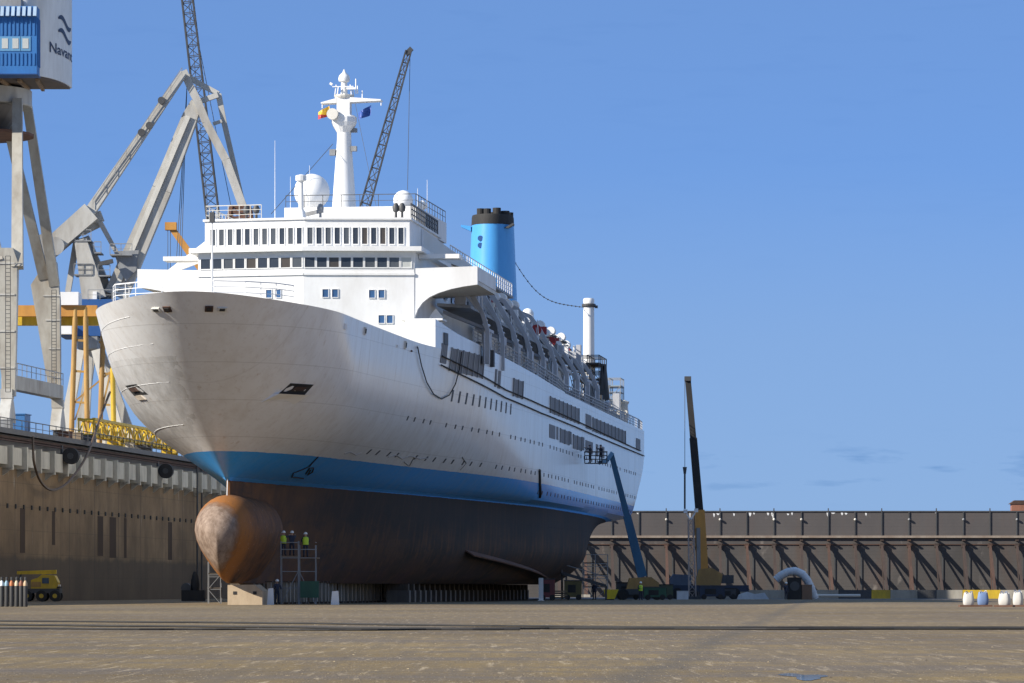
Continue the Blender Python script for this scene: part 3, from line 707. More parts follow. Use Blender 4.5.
MB().prism([(16, 19.3), (20, 19.3), (20, 21.7), (17.2, 21.7)], lambda p: (-3, p[0], p[1]), lambda p: (3, p[0], p[1])).build('breakwater', white, ship)

# superstructure front: gentle V, apex forward
VA = .14
def vplan(hw, u0, u1, k=VA): return [(0, u0), (hw, u0 + hw * k), (hw, u1), (-hw, u1), (-hw, u0 + hw * k)]
house = MB().plan(vplan(8.7, 33, 100), 19.3, 27.88); house.build('bridge_house', white, ship)
MB().plan(vplan(9.35, 32.35, 52), 27.883, 28.25).build('bridge_brow', white, ship)
MB().plan(vplan(8.25, 33.6, 52), 28.253, 30.45).build('upper_house', white, ship)
MB().plan(vplan(8.4, 33.45, 53), 30.453, 30.62).build('roof_edge', white, ship)
MB().plan([(-3.4, 44), (7.6, 43.6), (7.9, 60), (-3.4, 60)], 30.623, 32.35).build('monkey_island', white, ship)
MB().plan([(-8.8, 52.2), (8.8, 52.2), (8.8, 100), (-8.8, 100)], 27.9, 28.5).build('upper_side_house', white, ship)
MB().plan([(-9.3, 52.1), (9.3, 52.1), (9.3, 98), (-9.3, 98)], 28.503, 28.72).build('sun_deck', grey, ship)
MB().plan([(-8.7, 100.2), (8.7, 100.2), (8.7, 150), (-8.7, 150)], 19.3, 26.2).build('midship_house', white, ship)
MB().plan([(-9.2, 102.2), (9.2, 102.2), (9.2, 152), (-9.2, 152)], 26.203, 26.45).build('lido_deck', grey, ship)
MB().plan([(-8.7, 150.2), (8.7, 150.2), (8.7, 176), (-8.7, 176)], 19.3, 22.1).build('after_house', white, ship)
MB().plan([(-9.4, 152.2), (9.4, 152.2), (9.4, 178), (-9.4, 178)], 22.103, 22.35).build('after_deck', grey, ship)
MB().plan([(-8, 178.2), (8, 178.2), (8, 190), (-8, 190)], 19.55, 21.0).build('stern_house', offwhite, ship)
def facet(sg, s0, s1, z0, z1, hw, u0, off, dep=.3, k=VA):     # a box proud of one V facet between lateral places s0..s1
    nrm = V((sg * k, -1)).normalized(); vs = []
    for o in (off, -dep):
        for s_, z in ((s0, z0), (s1, z0), (s1, z1), (s0, z1)):
            vs.append((sg * s_ + nrm.x * o, u0 + s_ * k + nrm.y * o, z))
    return vs, [(0, 1, 2, 3), (7, 6, 5, 4), (0, 4, 5, 1), (1, 5, 6, 2), (2, 6, 7, 3), (3, 7, 4, 0)]
def window(sg, s0, s1, z0, z1, hw, u0, pane, fr=.07):
    m_ = MB()
    for a, b, c, d in ((s0 - fr, s1 + fr, z0 - fr, z0), (s0 - fr, s1 + fr, z1, z1 + fr), (s0 - fr, s0, z0, z1), (s1, s1 + fr, z0, z1)): m_.add(*facet(sg, a, b, c, d, hw, u0, .07, .1))
    f_ = m_.build('window', white, ship); m2 = MB(); m2.add(*facet(sg, s0, s1, z0, z1, hw, u0, .02, .1)); m2.build('pane', pane, f_); return f_
panes = [glass_d, glass_d, glass('grey_window_glass', (.05, .055, .06), .1), glass('brownish_window_glass', (.045, .038, .03), .12)]
rng = random.Random(4)
for k in range(9):
    s0 = .12 + k * .945
    window(1, s0, s0 + .77, 26.62, 27.4, 8.7, 33, glass_l if k == 8 else rng.choice(panes))
    if k < 8 or True: window(-1, s0, s0 + .77, 26.62, 27.4, 8.7, 33, rng.choice(panes))
for k in range(11):
    s0 = .22 + k * .715
    window(1, s0, s0 + .40, 28.52, 29.8, 8.25, 33.6, rng.choice(panes)); window(-1, s0, s0 + .40, 28.52, 29.8, 8.25, 33.6, rng.choice(panes))
for sg, s0, z in ((-1, 2.6, 24.25), (-1, 1.85, 24.25), (1, 1.5, 24.25), (1, 2.25, 24.25), (1, 5.15, 24.2), (1, 5.9, 24.2), (1, 5.9, 22.2), (1, 6.55, 22.2)):
    window(sg, s0, s0 + .45, z, z + .62, 8.7, 33, glass_b, .05)
for sg in (1, -1):
    m_ = MB(); m_.add(*facet(sg, .02, 8.72, 26.0, 26.18, 8.7, 33, .12, .1)); m_.build('sill_ledge', white, ship)
# bridge wings with curved brackets below
for sg in (1, -1):
    arc = [(8.71, 22.6), (8.95, 23.3), (9.35, 23.85), (9.9, 24.28), (10.6, 24.6), (11.6, 24.9), (12.6, 25.1), (13.7, 25.25), (13.7, 26.7), (8.71, 26.55)]
    fy = lambda v: 33 + 8.7 * VA + .05 + (abs(v) - 8.7) * .06
    MB().prism(arc, lambda p: (sg * p[0], fy(p[0]), p[1]), lambda p: (sg * p[0], fy(p[0]) + .5, p[1])).build('wing_front', white, ship)
    MB().prism([(8.72, 25.0), (13.66, 25.28), (13.66, 25.6), (8.72, 25.4)], lambda p: (sg * p[0], 34.75 + .1, p[1]), lambda p: (sg * p[0], 47, p[1])).build('wing_floor', offwhite, ship)
    MB().box(*(sorted((sg * 13.45, sg * 13.7))), 35.15, 47, 25.61, 26.68).build('wing_bulwark', white, ship)
    MB().box(*(sorted((sg * 8.73, sg * 12.0))), 36.5, 38.5, 27.5, 27.85).build('wing_canopy', white, ship)
    MB().prism([(8.4, 30.3), (8.4, 28.3), (12.8, 26.7), (12.8, 27.0)], lambda p: (sg * p[0], 41.5, p[1]), lambda p: (sg * p[0], 41.9, p[1])).build('wing_stay', white, ship)
zstrake = hermite([(29, 22.3), (40, 21.4), (60, 20.75), (90, 20.1), (104, 19.9), (110, 19.82)])
# forward shoulder block on the port and starboard side
for sg in (1, -1):
    m_ = MB(); ring = []
    for u in [29.7 + 1.75 * k for k in range(9)]: ring.append((hb(u, 22), u, zstrake(u), 2.4))
    for u in [43.71 + 5 * k for k in range(13)]: ring.append((hb(u, 22), u, zstrake(u), .22))
    for (b0, u0, t0, w0), (b1, u1, t1, w1) in zip(ring, ring[1:]):
        if u1 - u0 < .1: continue
        w1 = w0
        vs = [(sg * (b0 + .005), u0, ztop(u0) - .03), (sg * (b1 + .005), u1, ztop(u1) - .03), (sg * (b1 + .005), u1, t1), (sg * (b0 + .005), u0, t0), (sg * (b0 - w0), u0, ztop(u0) - .4), (sg * (b1 - w1), u1, ztop(u1) - .4), (sg * (b1 - w1), u1, t1), (sg * (b0 - w0), u0, t0)]
        m_.add(vs, [(0, 1, 2, 3), (7, 6, 5, 4), (0, 4, 5, 1), (1, 5, 6, 2), (2, 6, 7, 3), (3, 7, 4, 0)])
    sb = m_.build('shoulder_block', hullm, ship)
    patch(MB(), 32.6, 34.0, 20.4, 21.35, .08, sg).build('opening', dgrey, sb)
    MB().prism([(9.6, 19.4), (10.6, 19.4), (10.6, 22.9), (10.1, 23.5), (9.6, 22.9)], lambda p: (sg * p[0], 36.6, p[1]), lambda p: (sg * p[0], 37.0, p[1])).build('stair_screen', white, ship)
    MB().box(*sorted((sg * 8.0, sg * 11.3)), 31.6, 34.2, 22.26, 22.4).build('shoulder_platform', white, ship)
# boat deck, davits, rafts, railing, windows along the port side
MB().plan([(9.21, 44), (11.6, 47), (11.6, 150), (9.21, 150)], 24.2, 24.45).build('boat_deck', grey, ship)
MB().plan([(9.3, 152), (11.4, 152), (11.2, 176), (9.3, 176)], 21.2, 21.4).build('after_boat_deck', grey, ship)
for k in range(22):
    u = 47 + k * 4.7
    if u < 149:
        MB().box(8.6, 8.83, u, u + 1.5, 21.2, 22.7).build('side_window', glass_d, ship)
        MB().box(8.6, 8.84, u + .2, u + 1.9, 25.3, 26.5).build('side_window', glass_d, ship)
dav = [(12.85, 19.6), (13.2, 19.6), (13.2, 22.4), (12.8, 23.8), (11.6, 26.0), (10.75, 27.1), (9.8, 27.5), (9.7, 27.2), (10.5, 26.8), (11.3, 25.7), (12.5, 23.6), (12.88, 22.3)]
davg = M('davit_grey_paint', (.46, .47, .50), (.2, .19, .18), .4, .6)
for k in range(10):
    u = 46.5 + k * 10.7; drop = 0 if u < 104 else 1.6
    d_ = MB().prism([(a, 19.6 + (b - 19.6) * (1 if not drop else .84)) for a, b in dav], lambda p: (p[0], u, p[1]), lambda p: (p[0], u + .4, p[1])).build('davit', davg, ship)
    zt = 27.3 if not drop else 26.0
    MB().beam((9.9, u + .28, zt - .2), (13.0, u + .28, zt - 4.2), .16).build('davit_stay', white2, d_)
    if k % 2 == 0:
        MB().prism([(13.0, 22.6), (9.3, 24.1), (9.3, 23.8), (13.0, 22.35)], lambda p: (p[0], u + .6, p[1]), lambda p: (p[0], u + 5.0, p[1])).build('boat_platform', davg, ship)
    # arched bulkhead between the davits
    arch = [(u + .41, 19.6), (u + .41, 22.7), (u + 5.85, 22.7), (u + 5.85, 19.6), (u + 5.2, 19.6)] + [(u + 3.2 + 2.0 * math.cos(a), 20.2 + 1.9 * math.sin(a)) for a in [math.pi * j / 8 for j in range(9)]] + [(u + 1.2, 19.6)]
    if u < 150: MB().prism(arch, lambda p: (12.6, p[0], p[1]), lambda p: (12.72, p[0], p[1])).build('arch_screen', davg, ship)
def raft(u, z, v=9.9):
    r_ = MB().tube([(v, u, z), (v, u + 1.3, z)], .42, 12).build('life_raft', white2, ship, True)
    MB().box(v - .5, v + .5, u + .3, u + .5, z - .7, z - .45).box(v - .5, v + .5, u + 1.0, u + 1.2, z - .7, z - .45).build('cradle', dgrey, r_)
for k in range(8): raft(58 + k * 5.0, 27.3 + .3 * (k % 2), 9.9)
for k in range(9): raft(104 + k * 5.1, 26.9 + .5 * (k % 2), 9.5)
for u, z in ((72, 26.6), (84, 26.0), (114, 26.7), (126, 26.3), (137, 25.9)):
    MB().box(10.1, 10.7, u, u + .7, z - .6, z + .15).build('red_cover', red, ship)
rng = random.Random(11)
for k in range(40):                                           # deck lockers, vents and gear in the boat deck gallery
    u = 46 + k * 3.4; v = rng.uniform(9.6, 11.4); z = 24.46 if u < 150 else 21.42; hh = rng.uniform(.7, 2.0)
    MB().box(v, v + rng.uniform(.4, .9), u, u + rng.uniform(.5, 1.8), z, z + hh).build('deck_locker', rng.choice([white, grey, dgrey, offwhite, davg]), ship)
for k in range(30):                                           # boat falls, stanchions and lashings along the deck edge
    u = 47.5 + k * 3.55; zt = (26 if u < 100 else 24.6) - (k % 4) * .5
    MB().beam((12.9 - (k % 3) * .25, u, 19.6), (12.4 - (k % 3) * .5, u + .2, zt), .07).build('stanchion', (white2, davg, dgrey)[k % 3], ship)
    if k % 3 == 0: MB().beam((12.6, u, 22.9), (12.7, u + 3.3, 23.0), .16).build('gallery_beam', (white2, davg)[k % 2], ship)
    if k % 4 == 1: MB().box(12.3, 13.0, u + .3, u + 1.1, 19.62, 20.7 + .3 * (k % 3)).build('deck_box', (white2, dgrey, offwhite)[k % 3], ship)
rng = random.Random(21)
for k in range(46):
    u = 46 + k * 3.15; top = 27 if u < 100 else 25.6 if u < 150 else 22.5; v = rng.uniform(9.6, 12.6); z = 19.6 if v > 11.7 or u > 150 else 24.46
    q = rng.random()
    if q < .35: MB().beam((v, u, z), (v - rng.uniform(0, 1.2), u + rng.uniform(-.5, 2.2), min(top, z + rng.uniform(2, 5))), rng.uniform(.08, .16)).build('derrick_arm', rng.choice([white2, white2, davg, dgrey]), ship)
    elif q < .6: MB().lathe([(.22, 0), (.22, 1.2), (.4, 1.4), (.42, 1.8), (.1, 2.0)], (v, u, z), 10).build('vent_cowl', rng.choice([white, davg, offwhite]), ship, True)
    elif q < .8: MB().box(v - .08, v + .08, u, u + rng.uniform(1.2, 3), z + rng.uniform(.8, 2.2), z + rng.uniform(2.3, 2.6)).build('canvas_screen', rng.choice([white, grey, offwhite, dgrey]), ship)
    else: MB().tube([(v, u, z + 1.0), (v, u + .3, z + 1.0)], rng.uniform(.35, .5), 12).build('cable_reel', rng.choice([white2, red, ochre]), ship)
g = MB().rail([(hb(u, 19.5) - .2, u, max(19.6, zstrake(u)) if u < 105 else 19.6) for u in [45 + k * 6 for k in range(25)]] + [(13.1, 198, 19.6)], 1.15, 2.0, .07, 4); g.build('promenade_rail', davg, ship)
g = MB().rail([(9.2, 52.5, 28.72), (9.2, 97.5, 28.72)], 1.15, 1.6, .055, 3); g.build('sun_deck_rail', white2, ship)
g = MB().rail([(8.9, 102.5, 26.45), (8.9, 151, 26.45)], 1.15, 1.6, .055, 3); g.build('lido_rail', white2, ship)
g = MB().rail([(9.3, 153, 22.35), (9.3, 177.5, 22.35)], 1.15, 1.6, .055, 3); g.build('after_rail', white2, ship)
g = MB().rail([(-8.2, 35, 30.62), (-3.6, 34.3, 30.62)], 1.1, 1.0, .05, 3).rail([(-8.2, 35, 30.62), (-8.2, 52, 30.62)], 1.1, 1.4, .05, 3); g.build('roof_rail', offwhite, ship)
g = MB().rail([(-3.3, 44.1, 32.35), (7.5, 43.7, 32.35), (7.8, 60, 32.35)], 1.0, 1.5, .045, 2).rail([(8.2, 36, 30.62), (8.2, 52, 30.62)], 1.2, 1.0, .09, 3); g.build('monkey_rail', dgrey, ship)
for x in (-5.2, -4.4, .8, 6.9, 7.4):                           # signal lamps and small gear on the bridge roof
    l_ = MB().lathe([(.12, 0), (.1, .6), (.24, .68), (.29, 1.0), (.14, 1.3), (.03, 1.34)], (x, 36.5, 30.62), 10).build('signal_lamp', dgrey if abs(x - .8) > .1 else grey, ship, True)
for x, h_ in ((-4.7, 7.6), (-3.4, 4.6), (-1.8, 5.5), (8.0, 4.2), (7.2, 3.5)): MB().tube([(x, 47, 30.6), (x, 47, 30.6 + h_)], .035, 6, .015).build('whip_antenna', white2, ship)
def radome(x, u, z, r):
    rd = MB().ball((x, u, z), r, 24, 14).build('radome', white2, ship, True)
    MB().lathe([(r * .45, z - r * 1.4), (r * .45, z - r * .8)], (x, u, 0), 14).build('pedestal', white, rd)
radome(-2.1, 50, 34.2, 1.5); radome(5.3, 52, 33.6, .83); radome(6.75, 53, 33.25, .42); radome(9.0, 113, 28.0, .58)
MB().box(4.2, 6.4, 51, 53, 32.36, 32.8).build('radome_base', grey, ship)
for a, b in (((-1.2, 37, 31.0), (1, 36.5, 31.4)), ): MB().beam(a, b, .3).build('roof_beam', grey, ship)
MB().lathe([(.45, 0), (.35, .5), (.2, .8), (.2, 3.0), (.45, 3.1), (.45, 3.5), (.1, 3.6)], (-.6, 35.5, 30.62), 12).build('search_light', white, ship)

# mast (u 54)
zm = lambda y: H + (HY - y) * 354 / F
mast = MB().lathe([(1.06, 32.3), (1.0, 33.5), (.6, zm(140)), (.6, zm(133))], (0, 54, 0), 24).build('mast', white, ship, True)
MB().lathe([(.62, zm(133)), (.95, zm(127)), (1.08, zm(123)), (1.08, zm(118)), (.85, zm(116))], (0, 54, 0), 16).build('crow_nest', white, mast)
MB().tube([(-.8, 53.2, zm(116)), (-.8, 52.6, zm(116))], .48, 14).build('horn', offwhite, mast)
MB().box(-.55, .55, 53.4, 54.6, zm(118), zm(98)).build('mast_trunk', white, mast)
MB().prism([(-1.9, zm(104.5)), (-.5, zm(104)), (-.5, zm(99)), (-1.9, zm(103.3))], lambda p: (p[0], 53.4, p[1]), lambda p: (p[0], 54.6, p[1])).prism([(.5, zm(103.5)), (3.2, zm(102.3)), (3.2, zm(101)), (.5, zm(98.5))], lambda p: (p[0], 53.4, p[1]), lambda p: (p[0], 54.6, p[1])).build('yard', white, mast)
MB().lathe([(.75, zm(99)), (.85, zm(97)), (.85, zm(95.5))], (0, 54, 0), 14).build('top_platform', offwhite, mast)
m_ = MB()
for x, y in ((-.7, 53.4), (-.7, 54.6), (.7, 53.4), (.7, 54.6)): m_.beam((x, y, zm(96)), (x * .85, y, zm(86)), .08)
m_.beam((-.9, 53.3, zm(88)), (.9, 53.3, zm(88)), .07).build('radar_frame', white2, mast); MB().beam((-.9, 53.3, zm(86)), (-1.1, 53.3, zm(84.5)), .2).build('radar_scanner', white2, mast); MB().beam((.3, 53.3, zm(90)), (1.1, 53.3, zm(90)), .16).build('radar_scanner', white2, mast)
MB().lathe([(.3, zm(96)), (.26, zm(83)), (.45, zm(82)), (.5, zm(79)), (.42, zm(76)), (.15, zm(73)), (.05, zm(70))], (0, 54, 0), 12).build('mast_top', white, mast, True)
for x, a, b in ((1.2, 95, 87), (1.05, 95, 80), (1.6, 101, 92), (3.2, 102, 107), (-1.8, 104, 109)): MB().tube([(x, 53.6, zm(a)), (x, 53.6, zm(b))], .05, 5).build('aerial', white2, mast)
MB().box(.55, 1.1, 53.7, 54.2, zm(133), zm(129)).box(.6, 1.1, 53.6, 54.1, zm(152), zm(147)).box(-1.2, -.7, 53.6, 54.1, zm(156), zm(150)).build('mast_box', grey, mast)
MB().beam((-.9, 53.5, zm(145)), (-3.8, 40, 31.5), .04).beam((1.0, 53.5, zm(104)), (3.9, 46, 32.6), .03).build('stay_wire', dgrey, mast)
# flags on the yard
def flag(name, px, py, w_, h_, mat, lab, drop):
    p = P(px, py, 353); g = MB(); nx = 8; th = .02
    for s in (0, 1):
        for i in range(nx + 1):
            for j in range(5):
                t = i / nx; g.v.append((-w_ * t, .18 * math.sin(t * 6 + j * .3) + s * th, (j / 4 - .5) * h_ * (1 - .25 * t) - drop * t))
    n0 = (nx + 1) * 5
    for i in range(nx):
        for j in range(4): a = i * 5 + j; g.f += [(a, a + 1, a + 6, a + 5), (n0 + a, n0 + a + 5, n0 + a + 6, n0 + a + 1)]
    return one(g, name, mat, lab, 'flag', p, None, 0)
flag('flag', 329.5, 110.5, .95, .85, flagm, 'small red and yellow flag flying left of the ship mast', .45)
flag('flag', 371, 110, 1.05, .85, flagb, 'small blue flag flying right of the ship mast', .5)

# funnel
fl = MB()
zf = lambda y: H + (HY - y) * 456 / F
stack = fl.lathe([(2.75, 27.2), (2.6, zf(300)), (2.28, zf(227))], (0.4, 156, 0), 32, 1, 1.5).build('funnel', fblue, ship, True)
MB().lathe([(2.3, zf(227)), (2.26, zf(219)), (2.2, zf(217))], (0.4, 156, 0), 32, 1, 1.5).build('funnel_cap', black, stack, True)
for x, y, r, t in ((-1.1, 155, .42, 210.2), (-.3, 154.4, .4, 210.8), (.7, 154.6, .45, 210), (1.5, 155.4, .5, 212.5), (1.75, 156.8, .5, 213), (0, 157.5, .5, 212)):
    MB().lathe([(r, zf(218)), (r, zf(t)), (r * .9, zf(t))], (x + .3, y, 0), 12).build('exhaust_pipe', black, stack)
MB().prism([(-2.1, zf(233)), (-3.2, zf(228.5)), (-3.2, zf(226.5)), (-2.1, zf(228))], lambda p: (p[0] + .3, 154.5, p[1]), lambda p: (p[0] + .3, 156, p[1])).build('funnel_fin', fblue, stack)
MB().prism([(1.6, zf(231)), (2.6, zf(226)), (2.7, zf(227.5)), (2.1, zf(231))], lambda p: (p[0] + .3, 153.4, p[1]), lambda p: (p[0] + .3, 154.2, p[1])).build('funnel_fin', dgrey, stack)
for py in (241.5, 248.5):
    m_ = MB().lathe([(.3, -.12), (.3, .12)], (0, 0, 0), 14)
    m3 = MB(); m3.v = [(-.55 + v[0], 152.78 - v[2], zf(py) + v[1]) for v in m_.v]; m3.f = m_.f; m3.prism([(-.5, zf(py + 2.2)), (.55, zf(py + 2.0)), (.75, zf(py + .9)), (-.4, zf(py + 1.0))], lambda p: (p[0], 152.74, p[1]), lambda p: (p[0], 152.95, p[1])); m3.build('funnel_emblem', blue2, stack)
# after mast (white pole) with garland wire
um, vm = 172, 9.3
ap = MB().lathe([(.66, 22), (.60, 33.1), (.64, 33.4), (.54, 33.6)], (vm, um, 0), 20).build('after_mast', white2, ship, True)
MB().lathe([(.7, 32.6), (.78, 32.75), (.78, 32.95), (.66, 33.0)], (vm, um, 0), 20).box(vm + .7, vm + 1.0, um - .2, um + .2, 32.5, 32.8).build('mast_collar', dgrey, ap)
wire = []
a_, b_2 = V((2.2, 158, zf(256))), V((vm - .6, um, 32.6))
for k in range(19):
    t = k / 18; q = a_.lerp(b_2, t); q.z -= 1.9 * math.sin(math.pi * t) + 1.2 * math.sin(2 * math.pi * t) * .2; wire.append(q)
gl = MB().tube(wire, .035, 5).build('garland_wire', dgrey, ship)
m_ = MB()
for q in wire[1:-1]: m_.ball(q, .09, 6, 4)
m_.build('garland_bulb', dgrey, gl)
MB().box(11.5, 12.3, 187, 188, 19.6, 22.4).lathe([(.5, 22.4), (.6, 22.7), (.1, 22.9)], (11.9, 187.5, 0), 10).build('stern_post', offwhite, ship)
MB().box(9.5, 12.4, 176, 182, 19.6, 21.2).build('stern_locker', offwhite, ship)

# ------------------------------------------------------------------ scaffold builder
def scaffold(name, label, loc, nx, ny, nz, bw, bd, bh, rz=0, mat=grey, deck=woodd, r=.04, decks=None, cat='scaffold', group=None):
    root = thing(name, label, cat, loc, rz, group)
    for i in range(nx + 1):
        for j in range(ny + 1): MB().beam((i * bw, j * bd, 0), (i * bw, j * bd, nz * bh + 1.0), r * 1.6).build('upright', mat, root)
    led = MB(); br = MB()
    for k in range(1, nz + 1):
        for dz in (0, .95):
            z = k * bh + dz
            for j in range(ny + 1): led.beam((0, j * bd, z), (nx * bw, j * bd, z), r * 1.3)
            for i in range(nx + 1): led.beam((i * bw, 0, z), (i * bw, ny * bd, z), r * 1.3)
    for k in range(nz):
        for i in range(nx): br.beam((i * bw, -.06, k * bh), ((i + 1) * bw, -.06, (k + 1) * bh), r * 1.2) if (i + k) % 2 else br.beam(((i + 1) * bw, -.06, k * bh), (i * bw, -.06, (k + 1) * bh), r * 1.2)
    led.build('ledger', mat, root); br.build('brace', mat, root)
    for k in (decks if decks is not None else range(1, nz + 1)): MB().box(-.05, nx * bw + .05, .02, ny * bd - .02, k * bh + .06, k * bh + .14).build('platform', deck, root)
    return root
p = W(8.6, 164, 22.35); scaffold('scaffold', 'dark scaffold wrapped round the foot of the white after mast', p, 2, 4, 2, 1.3, 2.2, 1.75, -TH, mat=dgrey, r=.06)
p = W(9.0, 186, 19.62); scaffold('scaffold', 'grey scaffold with pale blue boards on the stern deck edge', p, 2, 2, 3, 1.3, 2.2, 1.6, -TH, r=.06, mat=grey, deck=M('pale_blue_boards', (.25, .36, .45), None, .3))
for a, b, c, lab in ((601, 603.5, 364, 'short dark pipe leaning upright beside the white after mast'), (607, 603.5, 366, 'long dark pipe leaning over the stern scaffolds')):
    pa = P(a, 400, 463); pb = P(b, c, 463); one(MB().tube([(0, 0, 0), pb - pa], .32, 10), 'vent_pipe', dgrey, lab, 'pipe', pa)

# ------------------------------------------------------------------ people
def person(label, loc, rz=0, pose='stand', top=(.03, .035, .06), legs=(.025, .03, .05), vest=True, hat=(.8, .8, .75), group=None):
    root = thing('person', label, 'person', loc, rz, group)
    J = dict(pelvis=(0, 0, .95), waist=(0, 0, 1.1), chest=(0, -.02, 1.36), neck=(0, -.01, 1.5), head=(0, -.03, 1.62), crown=(0, -.02, 1.74))
    rad = dict(pelvis=.15, waist=.13, chest=.155, neck=.055, head=.095, crown=.07)
    E = [('pelvis', 'waist'), ('waist', 'chest'), ('chest', 'neck'), ('neck', 'head'), ('head', 'crown')]
    for s, n in ((1, 'l'), (-1, 'r')):
        if pose == 'reach': el, ha = (s * .26, -.28, 1.38), (s * .2, -.52, 1.52)
        elif pose == 'work': el, ha = (s * .29, -.1, 1.16), (s * .18, -.36, 1.14)
        else: el, ha = (s * .28, .02, 1.14), (s * .27, -.08, .9)
        J.update({'sh' + n: (s * .2, 0, 1.42), 'el' + n: el, 'wr' + n: ha, 'hip' + n: (s * .1, 0, .9), 'kn' + n: (s * .12, -.03, .5), 'an' + n: (s * .13, .02, .09), 'to' + n: (s * .15, -.16, .05)})
        rad.update({'sh' + n: .075, 'el' + n: .055, 'wr' + n: .038, 'hip' + n: .1, 'kn' + n: .075, 'an' + n: .06, 'to' + n: .05})
        E += [('chest', 'sh' + n), ('sh' + n, 'el' + n), ('el' + n, 'wr' + n), ('pelvis', 'hip' + n), ('hip' + n, 'kn' + n), ('kn' + n, 'an' + n), ('an' + n, 'to' + n)]
        d = (V(ha) - V(el)).normalized(); q = V((s, 0, 0)); q = (q - d * q.dot(d)).normalized(); up = d.cross(q)
        for f in range(5):
            ln = (.07, .1, .11, .1, .08)[f]; base = V(ha) + d * .05 + q * ((f - 2) * .02); tip = base + d * ln + up * .02
            if f == 0: tip = base + d * .05 - q * .05
            J['f%s%d' % (n, f)] = tuple(base); J['t%s%d' % (n, f)] = tuple(tip); rad['f%s%d' % (n, f)] = .012; rad['t%s%d' % (n, f)] = .009
            E += [('wr' + n, 'f%s%d' % (n, f)), ('f%s%d' % (n, f), 't%s%d' % (n, f))]
    ks = list(J); me = bpy.data.meshes.new('body'); me.from_pydata([J[k] for k in ks], [(ks.index(a), ks.index(b)) for a, b in E], [])
    b = bpy.data.objects.new('body', me); C.objects.link(b); b.parent = root
    m = b.modifiers.new('Skin', 'SKIN')
    for i, k in enumerate(ks): me.skin_vertices[0].data[i].radius = (rad[k], rad[k]); me.skin_vertices[0].data[i].use_root = (k == 'pelvis')
    s_ = b.modifiers.new('Subsurf', 'SUBSURF'); s_.levels = 1; s_.render_levels = 1
    mt, t, bs = newmat('clothed_figure'); o = coords(t)
    c = ramp(t, math_(t, 'DIVIDE', o['Z'], 2.0), [(0, (.02, .018, .016)), (.06, legs), (.49, top), (.755, (.42, .25, .17))], 'CONSTANT'); t.links.new(c, bs.inputs['Base Color']); bs.inputs['Roughness'].default_value = .8
    me.materials.append(mt)
    if vest: MB().lathe([(.22, .92), (.215, 1.1), (.235, 1.3), (.22, 1.43), (.1, 1.5)], (0, -.01, 0), 14, 1, .8).build('safety_vest', hivis, root, True)
    hm_ = M('helmet_shell', hat, None, .2); MB().lathe([(.15, 1.68), (.14, 1.70), (.13, 1.76), (.09, 1.82), (.02, 1.84)], (0, -.03, 0), 12).build('helmet', hm_, root, True)
    return root

# ------------------------------------------------------------------ under and around the ship
# keel blocks: three rows, concrete foot and timber cap
def keel_block():
    root = thing('keel_block', 'squat keel block of dark concrete and timber under the ship', 'keel block', (0, 0, 0), -TH, 'keel blocks under the ship')
    MB().box(-.95, .95, -.5, .5, 0, 1.0).build('base', M('dirty_block_concrete', (.13, .115, .095), (.06, .05, .045), .6, 1.2), root)
    MB().box(-.85, .85, -.45, .45, 1.003, 1.54).build('timber_cap', woodd, root); return root
kb = keel_block(); first = True
for row_v, u0, u1, st in ((0, 6, 158, 2.1), (5.2, 50, 140, 3.3), (-5.2, 50, 140, 3.3)):
    u = u0
    while u < u1:
        p = W(row_v, u, 0)
        if first: kb.location = p; first = False
        else: copy_thing(kb, p)
        u += st
# shores standing along the forward keel
post0 = None
for k in range(64):
    u = 7 + k * 1.75; v = 1.6 + .028 * u + random.uniform(-.12, .12); v = min(v, 5)
    p = W(v, u, 0)
    if post0 is None:
        post0 = thing('timber_shore', 'dark upright timber shore in the row along the keel', 'shore', p, -TH, 'timber shores along the keel')
        MB().beam((0, 0, 0), (0, 0, 1.62), .3, .3).build('post', M('grey_timber', (.36, .32, .26), (.12, .1, .08), .6, 1.), post0); MB().box(-.3, .3, -.3, .3, 0, .14).box(-.28, .28, -.28, .28, 1.63, 1.7).build('wedge', woodd, post0)
    else: copy_thing(post0, p)
# pale block under the bulb
fb = thing('bow_block', 'large pale concrete block with two square holes under the bulb', 'block', W(1.4, .2, 0), -TH)
MB().prism([(-1.25, 0), (1.25, 0), (1.25, 1.0), (.7, 1.44), (-1.25, 1.42)], lambda p: (p[0], -1.1, p[1]), lambda p: (p[0], 1.4, p[1])).build('block_body', M('sunlit_pale_concrete', (.46, .36, .24), (.28, .2, .13), .5, 1.2), fb)
for x in (-.72, .72): MB().box(x - .13, x + .13, -1.13, -1.0, .74, .96).build('lifting_hole', black, fb)
# stair tower left of the bow block
scaffold('stair_scaffold', 'slim white scaffold stair standing left of the pale bow block', P(209, 603, 330) - V((0, 0, 0)) if False else V(((208 - CX) * 320 / F, 320, 0)), 1, 1, 2, .95, .9, 1.1, 0, mat=grey, r=.03)
